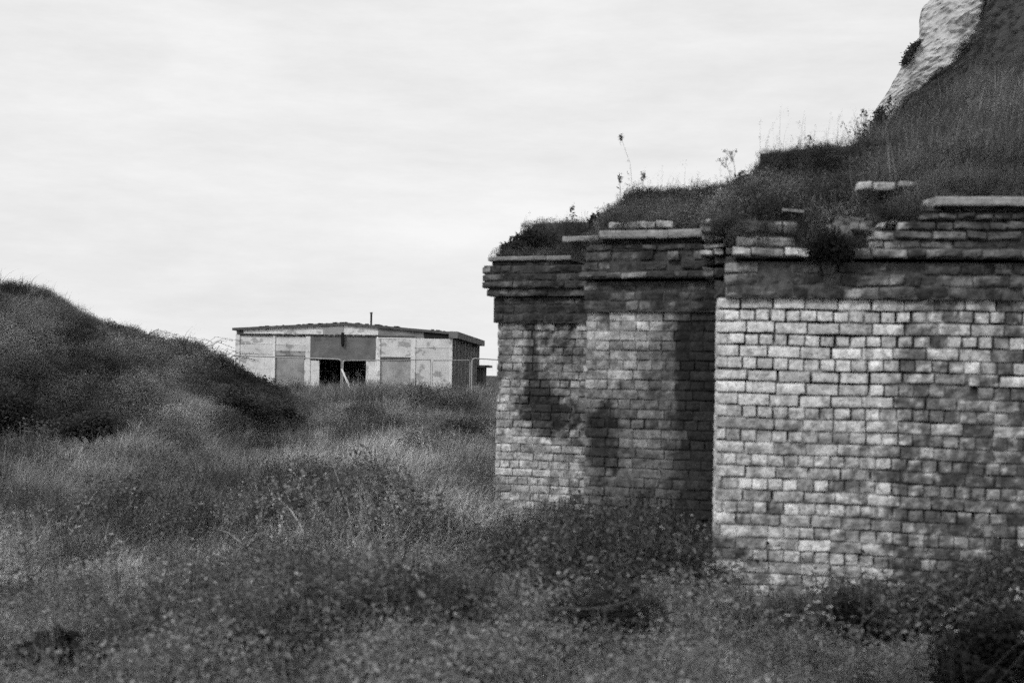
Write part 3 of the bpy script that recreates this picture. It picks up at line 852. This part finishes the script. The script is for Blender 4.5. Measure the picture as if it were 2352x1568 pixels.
def p_flower(n):
    def f(mb):
        for _ in range(n):
            b = Vector((rnd.gauss(0, .07), rnd.gauss(0, .07), 0)); top = b + Vector((rnd.gauss(0, .05), rnd.gauss(0, .05), rnd.uniform(.4, .62)))
            mb.tube([b, top], .0025, .002, tone=.8, n=3)
            for k in range(rnd.randint(2, 5)):
                p = top + Vector((rnd.gauss(0, .012), rnd.gauss(0, .012), rnd.gauss(0, .006)))
                vs = [p + Vector((.0065 * math.cos(q), .0065 * math.sin(q), .004 * math.sin(q * 2))) for q in np.linspace(0, 2 * math.pi, 6, endpoint=False)]
                mb.add(vs, [tuple(range(6))], 6.5)
    return f
# 0-2 grass, 3 seed grass, 4-5 weeds, 6-7 scrub, 8 flowers, 9 short turf
proto('a0', p_grass(120, .34, .22, .0075, 1.0)); proto('a1', p_grass(100, .44, .2, .007, 1.1)); proto('a2', p_grass(140, .25, .26, .008, 1.1))
proto('a3', p_seed(9, .5, .25)); proto('a4', p_weed(16, .42, .18, .03)); proto('a5', p_weed(20, .34, .2, .022))
proto('a6', p_scrub(900, .34, .42, .032)); proto('a7', p_scrub(1000, .42, .34, .028)); proto('a8', p_flower(2)); proto('a9', p_grass(60, .14, .14, .008, .8))

def scatter(name, pts, label, cat):
    """pts: list of (pos, rot, scale, idx, tone) -> one ground-cover object"""
    me = bpy.data.meshes.new(name); n = len(pts)
    me.vertices.add(n); me.vertices.foreach_set('co', np.array([tuple(p[0]) for p in pts], dtype=np.float32).ravel())
    a = me.attributes.new('rot', 'FLOAT_VECTOR', 'POINT'); a.data.foreach_set('vector', np.array([p[1] for p in pts], dtype=np.float32).ravel())
    a = me.attributes.new('scl', 'FLOAT_VECTOR', 'POINT'); a.data.foreach_set('vector', np.array([p[2] for p in pts], dtype=np.float32).ravel())
    a = me.attributes.new('idx', 'INT', 'POINT'); a.data.foreach_set('value', np.array([p[3] for p in pts], dtype=np.int32))
    a = me.attributes.new('itone', 'FLOAT', 'POINT'); a.data.foreach_set('value', np.array([p[4] for p in pts], dtype=np.float32))
    me.update(); o = bpy.data.objects.new(name, me); COL.objects.link(o)
    g = bpy.data.node_groups.new(name, 'GeometryNodeTree')
    g.interface.new_socket('Geometry', in_out='INPUT', socket_type='NodeSocketGeometry')
    g.interface.new_socket('Geometry', in_out='OUTPUT', socket_type='NodeSocketGeometry')
    N = g.nodes; L = g.links
    gi = N.new('NodeGroupInput'); go = N.new('NodeGroupOutput'); ip = N.new('GeometryNodeInstanceOnPoints'); ci = N.new('GeometryNodeCollectionInfo')
    ci.inputs['Collection'].default_value = PROTO; ci.inputs['Separate Children'].default_value = True; ci.inputs['Reset Children'].default_value = True
    ip.inputs['Pick Instance'].default_value = True
    def na(nm, ty):
        q = N.new('GeometryNodeInputNamedAttribute'); q.data_type = ty; q.inputs['Name'].default_value = nm; return q.outputs['Attribute']
    L.new(gi.outputs[0], ip.inputs['Points']); L.new(ci.outputs[0], ip.inputs['Instance'])
    L.new(na('idx', 'INT'), ip.inputs['Instance Index'])
    er = N.new('FunctionNodeEulerToRotation'); L.new(na('rot', 'FLOAT_VECTOR'), er.inputs[0]); L.new(er.outputs[0], ip.inputs['Rotation'])
    L.new(na('scl', 'FLOAT_VECTOR'), ip.inputs['Scale'])
    L.new(ip.outputs[0], go.inputs[0])
    md = o.modifiers.new('ground_cover', 'NODES'); md.node_group = g
    return tag(o, label, cat, kind='stuff')

def inst(p, idx, s, tone, tilt=.12, zs=1.0):
    rz = rnd.gauss(0, .7) if idx in (0, 1, 2, 9) else rnd.uniform(0, 6.28)     # the grass leans with the wind
    return (p, (rnd.gauss(0, tilt), rnd.gauss(0, tilt), rz), (s, s, s * zs * rnd.uniform(.85, 1.15)), idx, tone)

# tone patches of the vegetation (survey position, radii, multiplier)
PATCH = [(920, 1045, 90, 36, 2.7), (760, 1160, 260, 40, .72), (1020, 1150, 60, 40, .8), (700, 1010, 160, 40, 1.15), (300, 1085, 180, 40, .62), (780, 1110, 90, 26, .6), (60, 1190, 110, 40, .55), (600, 1180, 120, 40, .75),
         (330, 1110, 60, 25, .6), (1120, 1200, 60, 50, .6), (1080, 1270, 80, 40, .7), (120, 1480, 130, 60, .5), (1250, 1460, 160, 60, .5), (1450, 1420, 180, 60, .55), (2250, 1500, 160, 90, .40),
         (1950, 1470, 70, 50, .45), (450, 1250, 160, 60, 1.1), (500, 1080, 200, 30, .85), (90, 1040, 120, 30, 1.25), (760, 1480, 260, 80, 1.1), (250, 1330, 80, 50, .7),
         (1060, 1060, 70, 50, .75), (560, 1010, 70, 16, .65), (1950, 1530, 220, 50, .6), (1640, 1470, 90, 40, .6), (700, 1400, 120, 30, .7), (480, 1140, 120, 22, .6), (200, 1140, 90, 22, .65), (960, 1215, 90, 25, .6)]
def patch_tone(u, v, P_):
    k = 1.0
    for cu, cv, ru, rv, m in P_:
        k *= 1 + (m - 1) * gpatch(u, v, cu, cv, ru, rv)
    return k
def behind_wall(x, y):
    u, v = img(x, y, .3)
    if u < 1128: return False
    if u < 1347: pl, m = PL1, .1
    elif u < 1648: pl, m = PL2, .1
    else: pl, m = PL3, .08
    off = (x - pl.O[0]) * pl.n[0] + (y - pl.O[1]) * pl.n[1]
    return off < m

grass = []; weeds = []; flowers = []
for (y0, y1, dens, sc) in ((3.6, 6, 46, .75), (6, 9, 46, .85), (9, 14, 34, .95), (14, 25, 24, 1.0), (25, 45, 15, 1.1), (45, 74, 8, 1.4), (74, 130, .6, 2.0)):
    area = (y1 - y0) * (y0 + y1) / 2 * .92
    for _ in range(int(area * dens)):
        y = math.sqrt(rnd.uniform(y0 * y0, y1 * y1)); x = rnd.uniform(-.47, .45) * y
        if behind_wall(x, y): continue
        u, v = img(x, y, .3)
        if y > 28 and u < 640 and y > 30: continue
        if 71 < y < 98 and -15.5 < x < -1.5: continue
        z = ground_z(x, y)
        tb = .20 * patch_tone(u, v, PATCH) * max(.3, 1 + .9 * fbm(x * .55, y * .3, 2.2)) * rnd.uniform(.7, 1.35)
        sp = fbm(x * .5 + 11, y * .35, 6.0) + rnd.gauss(0, .25)
        if y < 9.5: sp += .22
        tb *= np.interp(y, (5, 9, 14, 30), (4.0, 2.7, 1.15, .88))
        hum = fbm(x * .55 + 3, y * .38, 21.0)          # humps of taller and shorter growth
        tb *= max(.3, 1 + .35 * hum + .9 * fbm(x * 1.5, y * .8, 27.0))
        if u > 1150: sp += .3
        hk = max(.45, 1 + .9 * hum)
        # keep the foot of the near wall in view, let scrub climb the middle pier
        lim = 1.0
        if u > 1640 and y > 6: lim = .62
        if 1120 < u < 1640 and y > 8: lim = .8
        s = sc * hk * lim
        if sp > np.interp(y, (7, 10, 15), (-.08, .1, .5)): weeds.append(inst((x, y, z), rnd.choice((4, 5, 4, 5, 7, 6)), s, min(tb * .6, np.interp(y, (8, 12), (.27, .16)))))
        else: grass.append(inst((x, y, z), rnd.choice((0, 0, 1, 1, 2, 2, 0, 3)), s, tb * 1.05, .18))
for _ in range(800):
    y = math.sqrt(rnd.uniform(6.2 ** 2, 13 ** 2)) ; x = rnd.uniform(-.42, .42) * y
    if behind_wall(x, y): continue
    u, v = img(x, y, .45)
    wgt = .25 + .75 * gpatch(u, v, 2000, 1450, 450, 130) + .4 * gpatch(u, v, 100, 1420, 260, 120)
    if fbm(x * .9, y * .9, 4.0) + .5 * rnd.random() + .45 * wgt < .62: continue
    flowers.append(inst((x, y, ground_z(x, y)), 8, rnd.uniform(.8, 1.1), .10, .2))
# taller weeds that climb in front of the middle pier and along the wall foot
for _ in range(620):
    u = rnd.uniform(1120, 1660); top = np.interp(u, (1120, 1180, 1300, 1380, 1500, 1550, 1590, 1640, 1660), (1200, 1180, 1140, 1080, 1085, 1160, 1275, 1385, 1400)) + abs(rnd.gauss(0, 1)) * 60
    Y = rnd.uniform(8.6, 10.3) if u > 1340 else rnd.uniform(9.5, 12.4)
    p = P(u, top, Y); h = p.z
    if h < .15: continue
    i = rnd.choice((4, 5, 4, 4, 7, 1, 1, 0)); H = (.34, .44, 0, 0, .42, .34, .42, .34)[i]
    weeds.append(inst((p.x, p.y, 0), i, max(.4, min(1.7, h / H)) * .8, (.12 * rnd.uniform(.4, 1.6)), .1))
for _ in range(560):
    u = rnd.uniform(1640, 2500); top = np.interp(u, (1640, 1700, 1850, 1950, 2150, 2250, 2352, 2500), (1375, 1370, 1372, 1330, 1350, 1310, 1270, 1270)) + abs(rnd.gauss(0, 1)) * 40
    Y = rnd.uniform(7.6, 8.5); p = P(u, top, Y); h = p.z
    i = rnd.choice((4, 5, 4, 7)); H = (0, 0, 0, 0, .42, .34, .42, .34)[i]
    weeds.append(inst((p.x, p.y, -.02), i, max(.25, h / H) * 1.0, .12 * rnd.uniform(.5, 1.3) * patch_tone(u, top, PATCH), .1))
for _ in range(420):      # the pale dry patch
    p = P(rnd.gauss(915, 62), 1078 + rnd.gauss(0, 18), 1); k = EYE / (EYE - p.z); x, y = p.x * k, k
    if behind_wall(x, y): continue
    grass.append(inst((x, y, ground_z(x, y)), rnd.choice((0, 1, 1)), rnd.uniform(1.0, 1.45), .42 * rnd.uniform(.6, 1.3), .12))
for _ in range(150):      # taller growth in front of the shed doors
    u = rnd.gauss(815, 45) if rnd.random() < .6 else rnd.uniform(600, 1100); Y = rnd.uniform(38, 45); p = P(u, 950, Y)
    grass.append(inst((p.x, Y, ground_z(p.x, Y)), rnd.choice((1, 0, 1)), rnd.uniform(1.2, 2.3), .17 * rnd.uniform(.5, 1.5), .12))
scatter('grass', grass, 'rough uneven grass covering the waste ground', 'grass')
scatter('weeds', weeds, 'leafy weeds and low scrub mixed through the grass', 'weeds')
scatter('wildflowers', flowers, 'small pale wildflower heads speckling the weeds', 'wildflowers')

MP = [(600, 905, 120, 55, .55), (520, 880, 90, 30, .6), (60, 910, 150, 60, .6), (200, 960, 120, 45, .65), (410, 935, 60, 40, 1.6), (330, 860, 80, 40, 1.15), (640, 900, 120, 45, .55), (450, 840, 90, 30, .65), (260, 740, 60, 30, .75),
      (110, 760, 90, 60, .95), (0, 1010, 60, 20, 1.2), (560, 965, 60, 18, .5)]
bank = []
for _ in range(11000):
    u = rnd.uniform(-420, 720); t = rnd.random() ** 1.1 * .56
    p = MOUND.at(u, t); iu, iv = img(p.x, p.y, p.z + .2)
    tb = .195 * patch_tone(iu, iv, MP) * max(.3, 1 + .6 * fbm(p.x * .5, p.y * .4, 1.2) + 1.0 * fbm(p.x * 1.3, p.z * 1.3, 14.0)) * rnd.uniform(.7, 1.35)
    dark = patch_tone(iu, iv, MP) < .75
    sp = fbm(p.x * .4, p.y * .4, 12.0) + rnd.gauss(0, .2)
    i = rnd.choice((6, 7, 4, 5)) if (sp > .02 or dark and rnd.random() < .8) else rnd.choice((0, 0, 1, 1, 2))
    s = rnd.uniform(.75, 1.15)
    if t > .44: s *= .6
    bank.append(inst((p.x, p.y, p.z - .05), i, s, tb, .25))
scatter('bank_grass', bank, 'coarse grass and dark bramble clothing the left embankment', 'grass')

HP = [(2150, 320, 90, 50, .6), (2300, 300, 90, 50, 1.6), (1880, 440, 120, 40, .7), (2050, 350, 60, 40, .7), (1700, 470, 60, 40, .9), (2330, 180, 60, 60, .7), (2200, 230, 60, 40, .8), (1300, 540, 60, 20, 1.0)]
hill = []
for _ in range(9000):
    u = rnd.uniform(1160, 2560); t = rnd.random()
    if u > 1990:
        t = t ** 1.25
    elif t > .72: continue
    p = HILL.at(u, t); iu, iv = img(p.x, p.y, p.z)
    tb = .16 * patch_tone(iu, iv, HP) * max(.3, 1 + .8 * fbm(p.x * 1.1, p.y * .8, 1.2)) * rnd.uniform(.6, 1.4)
    if u > 2000:
        i = rnd.choice((0, 1, 1, 0, 1, 2, 5)); s = rnd.uniform(.5, .95); zs = 1.35; tb *= .85
        if t < .2: s *= .5
        if t > .8: s *= .55
    else:
        i = rnd.choice((9, 2, 2, 5, 7, 4, 0)); s = rnd.uniform(.25, .5) if i != 9 else rnd.uniform(.6, 1.0); zs = 1
        if u > 1650 and t < .45: s *= 1.25; tb *= rnd.choice((.5, .8, 1.2, 1.9))
        if t > .5: i = 9; s = rnd.uniform(.3, .6)
        if 1150 < u < 1400: s *= .6
    hill.append(inst((p.x, p.y, p.z - .02), i, s, tb, .2, zs))
for _ in range(420):
    pl, u0, u1, v, um, off = rnd.choice(((PL3, 1690, 1860, 540, 1760, .0), (PL3, 1850, 2000, 568, 1900, .05), (PL3, 2010, 2130, 490, 2050, .0), (PL3, 2150, 2700, 449, 2250, .0), (PL3, 1700, 2000, 568, 1760, .06),
                                         (PL2, 1375, 1610, 526, 1500, .02), (PL2, 1400, 1550, 508, 1500, -.1), (PL1, 1125, 1300, 587, 1134, .0), (PL2, 1330, 1400, 560, 1360, .02), (PL3, 1640, 1700, 520, 1650, -.3)))
    u = rnd.uniform(u0, u1); s_, z_ = pl.at(u, v, off)
    hill.append(inst(Vector(pl.pt(s_, pl.at(um, v, off)[1] - .01, off - rnd.uniform(0, .12))), rnd.choice((2, 9, 5, 9, 7)), rnd.uniform(.14, .34), .10 * rnd.uniform(.4, 1.5), .6))
for (u0, u1, v0, v1, Y) in ((1200, 1400, 512, 506, 14.6), (1440, 1735, 444, 421, 12.6), (1747, 2060, 350, 322, 11.3)):
    pl = Plane(u0, Y, 20)
    for _ in range(int((u1 - u0) * 1.1)):
        f = rnd.random(); u = u0 + (u1 - u0) * f; v = v0 + (v1 - v0) * f; hang = rnd.random()
        if hang > .45: v += rnd.uniform(4, 75) * hang
        s_, z_ = pl.at(u, v, .0)
        hill.append(inst(Vector(pl.pt(s_, z_ - .03, -.03 if hang > .45 else -rnd.uniform(.02, .3))), rnd.choice((9, 2, 5, 7)), rnd.uniform(.1, .24) if hang <= .45 else rnd.uniform(.15, .4), .10 * rnd.uniform(.5, 1.4), .5))
scatter('hillside_grass', hill, 'long dark grass growing over the slope above the brick wall', 'grass')
tal = []
for _ in range(6500):
    u = rnd.uniform(1985, 2480); t = rnd.uniform(.1, 1) ** .8
    p = TALUS.at(u, t)
    tal.append(inst((p.x, p.y, p.z - .1), rnd.choice((6, 7, 6, 0, 2)), rnd.uniform(.8, 1.6) * p.y / 90 * (1 - .35 * t), .11 * max(.3, 1 + .9 * fbm(p.x * .15, p.z * .15, 1)) * rnd.uniform(.4, 1.7), .2, .7))
for _ in range(700):
    u = rnd.uniform(1995, 2300); p = TALUS.at(u, rnd.uniform(.93, 1.0)); c = fbm(p.z * .35, 3.0)
    if c + rnd.gauss(0, .12) < .12: continue
    tal.append(inst((p.x - rnd.random() * .8, p.y - 1, p.z - .7), rnd.choice((6, 7)), rnd.uniform(1.0, 2.8), .09 * rnd.uniform(.4, 1.7), .2, .8))
scatter('cliff_scrub', tal, 'dark low scrub on the slope below the chalk cliff', 'scrub')

# ------------------------------------------------------------------ single plants
def shrub(name, label, cat, u, v0, v1, Y, wpx, tone, n=2600, ls=.05, group=None, dz=.7, lobes=5, zbase=None):
    """leafy bush: crown top at v0, foot at v1"""
    top, bot = P(u, v0, Y), P(u, v1, Y); H = top.z - bot.z; Wd = wpx * Y / F / 2
    root = empty(name, label, cat, group)
    mb = MB(); st = MB()
    cs = []
    for k in range(lobes):
        a = rnd.uniform(-1, 1); hh = (1 - .45 * a * a) * rnd.uniform(.75, 1)
        cs.append((Vector((top.x + a * Wd * .62, Y + rnd.uniform(-.5, .5) * Wd * dz, bot.z + H * hh * .55)), Vector((Wd * .52, Wd * .5 * dz + .05, H * hh * .46))))
    for _ in range(n):
        c, r = rnd.choice(cs)
        while True:
            q = Vector((rnd.uniform(-1, 1), rnd.uniform(-1, 1), rnd.uniform(-1, 1)))
            if .25 < q.length < 1: break
        k = 1 + .38 * mn.noise(q * 2.2 + c)
        p = Vector((c.x + q.x * r.x * k, c.y + q.y * r.y * k, c.z + q.z * r.z * k))
        if p.z < bot.z: p.z = bot.z + rnd.random() * .1
        leaf(mb, p, ls * rnd.uniform(.6, 1.4), ls * .6 * rnd.uniform(.7, 1.3), tone * rnd.uniform(.55, 1.5) * (1 + .35 * mn.noise(p * (1.6 / max(.3, Wd)))))
    if name == 'hanging_plant':
        for _ in range(150):
            b = (top.x + rnd.gauss(0, .5) * Wd, Y + rnd.uniform(-.08, .05), bot.z + H * rnd.uniform(.2, .9))
            blade(mb, b, rnd.uniform(3.6, 5.8), rnd.uniform(.04, .14), rnd.uniform(.05, .14), .006, tone * rnd.uniform(.7, 2.6), droop=2.2)
    for c, r in cs:
        b = Vector((top.x + (c.x - top.x) * .3, Y, bot.z - .05))
        for _ in range(3):
            e = Vector((c.x + rnd.gauss(0, .45) * r.x, c.y + rnd.gauss(0, .3) * r.y, c.z + r.z * rnd.uniform(.4, 1.15)))
            m = b.lerp(e, .5) + Vector((rnd.gauss(0, .1) * Wd, 0, .1 * H)); st.tube([b, m, e], .012 * Y / 20, .004 * Y / 20, tone=.1, n=4)
    mb.build('foliage', M_VEG, root); st.build('stems', M_VEG, root)
    return root
shrub('bush', 'dark rounded scrub bush in front of the right half of the shed', 'bush', 1000, 874, 990, 36, 250, .085, 6500, .06, 'bushes on the waste ground')
shrub('bush', 'low bush touching the far pier left edge', 'bush', 1090, 935, 1010, 30, 170, .11, 2200, .055, 'bushes on the waste ground')
shrub('bush', 'very dark bush where the embankment meets the field left of the shed', 'bush', 560, 870, 975, 29, 170, .07, 3200, .065, 'bushes on the waste ground')
shrub('bush', 'dark bush low on the embankment shoulder just left of the shed base', 'bush', 600, 858, 940, 34.5, 150, .07, 2400, .07, 'bushes on the waste ground', lobes=6)
shrub('bush', 'small dark clump right of the embankment foot', 'bush', 655, 925, 978, 30, 90, .05, 1300, .06, 'bushes on the waste ground')
shrub('bush', 'black bramble mass at the left frame edge on the embankment foot', 'bush', 30, 880, 985, 23.5, 240, .06, 3600, .06, 'bushes on the waste ground', lobes=7)
shrub('bush', 'bramble mound on the embankment foot right of the frame-edge bramble', 'bush', 210, 930, 1010, 23, 200, .07, 2800, .055, 'bushes on the waste ground')
shrub('bush', 'scrubby bush on the embankment crest nearest the shed', 'bush', 470, 800, 880, 33, 200, .045, 2600, .07, 'bushes on the waste ground', lobes=7)
shrub('bush', 'dark bush halfway along the embankment crest', 'bush', 390, 784, 850, 32, 130, .05, 1700, .065, 'bushes on the waste ground')
shrub('bush', 'leafy bramble sprawling below the middle pier', 'bush', 1400, 1300, 1560, 7.4, 420, .055, 5200, .035, 'bushes on the waste ground', lobes=8)
shrub('bush', 'black bramble in the bottom right corner', 'bush', 2300, 1390, 1590, 6.8, 330, .03, 3800, .035, 'bushes on the waste ground', lobes=7)
shrub('bush', 'dark bramble before the near wall foot left of the corner bramble', 'bush', 1945, 1350, 1520, 7.4, 150, .032, 1900, .032, 'bushes on the waste ground')
shrub('bush', 'dark foreground clump low in the left corner', 'bush', 130, 1420, 1600, 6.4, 220, .038, 2300, .035, 'bushes on the waste ground')
shrub('hanging_plant', 'dark plant hanging over the near wall ledge', 'plant', 1905, 520, 610, 8.68, 115, .03, 1500, .024, None, dz=.35, lobes=10)
root = empty('bush', 'dark scrub patch clinging to the chalk cliff outline', 'bush')
mb = MB(); st = MB(); line = [P(u, v, 149.5) for u, v in ((2108, 98), (2098, 106), (2088, 120), (2080, 132), (2074, 146))]
for _ in range(1500):
    f = rnd.random() * 3.999; i = int(f); c = line[i].lerp(line[i + 1], f - i); w_ = .2 * (1 - abs(f / 2 - 1) * .5)
    leaf(mb, c + Vector((rnd.gauss(.1, w_), rnd.gauss(0, .5), rnd.gauss(0, w_))), rnd.uniform(.15, .3), .16, .07 * rnd.uniform(.6, 1.5))
st.tube(line, .08, .05, tone=.1); mb.build('foliage', M_VEG, root); st.build('stems', M_VEG, root)
shrub('bush', 'upright dark bush against the foot of the chalk', 'bush', 2022, 238, 320, 22, 40, .05, 900, .05, None)
shrub('bush', 'leafy clump against the sky between middle and highest parapet', 'bush', 1705, 385, 450, 11.9, 75, .05, 900, .03, None)
shrub('bush', 'scrub clump between lowest and middle parapet', 'bush', 1380, 478, 530, 13.4, 60, .045, 800, .032, None)
shrub('bush', 'ragged scrub clump on the left end of the lowest parapet', 'bush', 1222, 512, 575, 14.1, 95, .05, 1100, .03, None, lobes=8)
shrub('bush', 'small sprawling scrub down the left slope of the lowest parapet', 'bush', 1180, 545, 592, 13.95, 60, .05, 700, .03, None, lobes=6)
shrub('bush', 'low scrub over the coping of the far pier', 'bush', 1185, 548, 592, 13.9, 90, .06, 900, .035, None)

def stalk(u, v0, v1, Y, label, kind='head', tone=.05, bend=0.0, r=.003):
    a, b = P(u, v1, Y), P(u + bend, v0, Y); mb = MB()
    m = a.lerp(b, .55) - Vector(((b.x - a.x) * .25, 0, 0))
    mb.tube([a, m, b], r, r * .6, tone=tone, n=4)
    H = (b - a).length
    if kind == 'head':
        for _ in range(60):
            p = b + Vector((rnd.gauss(0, .009), rnd.gauss(0, .009), rnd.gauss(0, .018))); leaf(mb, p, .02, .012, tone)
        for f in (.35, .6): leaf(mb, a.lerp(b, f), .05, .012, tone)
    elif kind == 'leafy':
        for _ in range(int(220 * H)):
            f = rnd.random() ** .8; p = a.lerp(b, f) + Vector((rnd.gauss(0, .03), rnd.gauss(0, .03), 0)) * (1.3 - f); leaf(mb, p, .028, .018, tone * rnd.uniform(.7, 1.5))
    elif kind == 'umbel':
        for k in range(7):
            e = b + Vector((rnd.gauss(0, .04), rnd.gauss(0, .04), rnd.uniform(-.01, .035))); mb.tube([b - Vector((0, 0, .05)), e], .0015, tone=tone, n=3)
            for _ in range(8): leaf(mb, e + Vector((rnd.gauss(0, .008), rnd.gauss(0, .008), rnd.gauss(0, .006))), .014, .01, tone)
    else:
        for k in range(16):
            f = .6 + .4 * k / 16; p = a.lerp(b, f); leaf(mb, p + Vector((rnd.gauss(0, .008), 0, 0)), .03, .006, tone)
    return tag(mb.build('tall_weed', M_VEG), label, 'tall weed', 'weed stalks standing against the sky')
stalk(1455, 317, 450, 12.7, 'tallest lone stalk with a dark seed head above the middle parapet', bend=-28, r=.0014)
stalk(1424, 410, 470, 13.0, 'short dark-headed stalk left of the tallest lone stalk', bend=0)
stalk(1476, 405, 455, 12.7, 'short dark-headed stalk right of the tallest lone stalk', bend=2)
stalk(1690, 355, 430, 11.9, 'branching umbel weed left of the highest parapet corner', 'umbel', bend=-8)
stalk(1680, 372, 430, 11.8, 'lower umbel weed beside the branching umbel weed', 'umbel', bend=-14)
stalk(1860, 314, 350, 11.4, 'small leafy weed on top of the highest parapet', 'leafy')
stalk(1984, 252, 335, 11.6, 'spiky leafy weed at the right end of the highest parapet near the chalk', 'leafy')
stalk(2043, 222, 300, 15, 'leafy spike in front of the chalk foot', 'leafy')
stalk(1315, 470, 512, 14.5, 'slender leafy stalk on the lowest parapet', 'leafy', r=.002)
# thin sky-line grass stems: too many to count
mb = MB()
for _ in range(330):
    c = rnd.random()
    if c < .42: u = rnd.uniform(1440, 1740); vb = np.interp(u, (1440, 1740), (446, 422)); Y = 12.65; h = abs(rnd.gauss(0, 1)) * 32 + 4
    elif c < .86: u = rnd.uniform(1745, 2020); vb = np.interp(u, (1745, 2020), (352, 328)); Y = 11.4; h = abs(rnd.gauss(0, 1)) * 40 + 4
    else: u = rnd.uniform(1200, 1420); vb = 508; Y = 14.7; h = abs(rnd.gauss(0, 1)) * 18 + 3
    a = P(u, vb + 4, Y); hh = h * Y / F
    q = blade(mb, a, rnd.uniform(0, 6.28), hh, hh * rnd.uniform(0, .5), .0024, rnd.uniform(.10, .3), 4)
    if rnd.random() < .5:
        for k in range(5): leaf(mb, q - Vector((0, 0, .012 * k)), .018, .004, .2)
tag(mb.build('skyline_grass', M_VEG), 'thin pale grass stems standing on the parapet tops', 'grass', kind='stuff')
mb = MB()
for _ in range(520):
    u = rnd.uniform(-60, 600); p = MOUND.at(u, .5); h = abs(rnd.gauss(0, 1)) * .22 + .05
    q = blade(mb, (p.x, p.y + rnd.uniform(-.6, .2), p.z), rnd.gauss(0, .6), h, h * rnd.uniform(.2, 1.0), .009, rnd.uniform(.06, .14), 4)
for k in range(30):   # thin bramble sprays reaching out of the crest
    u = rnd.choice((300, 340, 400, 440, 470, 500)) + rnd.gauss(0, 16); p = MOUND.at(u, .49)
    e = Vector((p.x + rnd.uniform(.3, 1.0), p.y, p.z + rnd.uniform(.05, .32))); m = p.lerp(e, .5) + Vector((0, 0, .18))
    mb.tube([p, m, e], .006, .003, tone=.07, n=3)
    for _ in range(9):
        f = rnd.uniform(.2, 1); c = p.lerp(m, f * 2) if f < .5 else m.lerp(e, f * 2 - 1)
        leaf(mb, c + Vector((rnd.gauss(0, .012), rnd.gauss(0, .012), rnd.gauss(0, .012))), .04, .022, .07)
tag(mb.build('crest_grass', M_VEG), 'wispy grass and bramble sprays along the embankment crest', 'grass', kind='stuff')

def arch_stem(pts, Y, label, tone=.13, r=.005, leaves=10):
    mb = MB(); ps = [P(u, v, Y + dy) for u, v, dy in pts]
    # smooth the polyline
    q = []
    for i in range(len(ps) - 1):
        for k in range(4):
            f = k / 4; p0 = ps[max(i - 1, 0)]; p1 = ps[i]; p2 = ps[i + 1]; p3 = ps[min(i + 2, len(ps) - 1)]
            q.append(.5 * ((2 * p1) + (p2 - p0) * f + (2 * p0 - 5 * p1 + 4 * p2 - p3) * f * f + (3 * p1 - p0 - 3 * p2 + p3) * f ** 3))
    q.append(ps[-1]); mb.tube(q, r, r * .5, tone=tone, n=5)
    for _ in range(leaves): leaf(mb, rnd.choice(q) + Vector((rnd.gauss(0, .01), 0, rnd.gauss(0, .01))), .03, .018, tone * .8)
    return tag(mb.build('dry_stem', M_VEG), label, 'dry stem', 'pale dry stems in the foreground scrub')
arch_stem([(1170, 1445, 0), (1250, 1400, 0), (1385, 1395, 0), (1480, 1365, 0), (1540, 1340, 0)], 6.7, 'long pale stem arching low across the bramble under the middle pier')
arch_stem([(1370, 1520, 0), (1382, 1440, 0), (1400, 1385, 0), (1425, 1340, 0)], 6.8, 'forked pale stem rising from the bramble centre')
arch_stem([(1915, 1460, 0), (1906, 1380, 0), (1912, 1330, 0)], 7.2, 'upright pale stem before the near wall, left one of two', r=.004)
arch_stem([(1968, 1600, 0), (1970, 1500, 0), (1982, 1420, 0), (1984, 1350, 0)], 6.9, 'upright pale stem before the near wall, right one of two', r=.004)
arch_stem([(120, 1240, 0), (150, 1205, 0), (180, 1196, 0), (205, 1215, 0)], 9.5, 'small pale arched stem over dark weeds at the left', r=.006)
arch_stem([(660, 1330, 0), (652, 1270, 0), (640, 1230, 0)], 9.0, 'thin pale stalk in the middle of the field, left of a pair', r=.004)
arch_stem([(670, 1330, 0), (690, 1270, 0), (720, 1230, 0)], 9.0, 'thin pale stalk leaning right in the middle of the field', r=.004)

# tangled bramble canes through the foreground: too many to count
mb = MB()
for _ in range(190):
    y = rnd.uniform(6.6, 9.2); x = rnd.uniform(-.4, .42) * y
    if behind_wall(x, y) or behind_wall(x, y + .5): continue
    if img(x, y, .3)[0] < 1050 and rnd.random() < .55: continue
    a = rnd.uniform(0, 6.28); ln = rnd.uniform(.25, .8); h = rnd.uniform(.22, .5); b = Vector((x, y, .02)); q = []
    for k in range(7):
        f = k / 6; q.append(b + Vector((math.cos(a) * ln * f + rnd.gauss(0, .012), math.sin(a) * ln * f * .5, h * math.sin(math.pi * (f * .75 + .05)))))
    t = rnd.uniform(.06, .2); mb.tube(q, rnd.uniform(.002, .004), .0015, tone=t, n=4)
    for _ in range(14): leaf(mb, rnd.choice(q[1:]) + Vector((rnd.gauss(0, .02), rnd.gauss(0, .02), rnd.gauss(0, .02))), rnd.uniform(.02, .05), rnd.uniform(.012, .03), rnd.uniform(.05, .3))
tag(mb.build('bramble_canes', M_VEG), 'thin bramble canes tangled through the foreground weeds', 'brambles', kind='stuff')
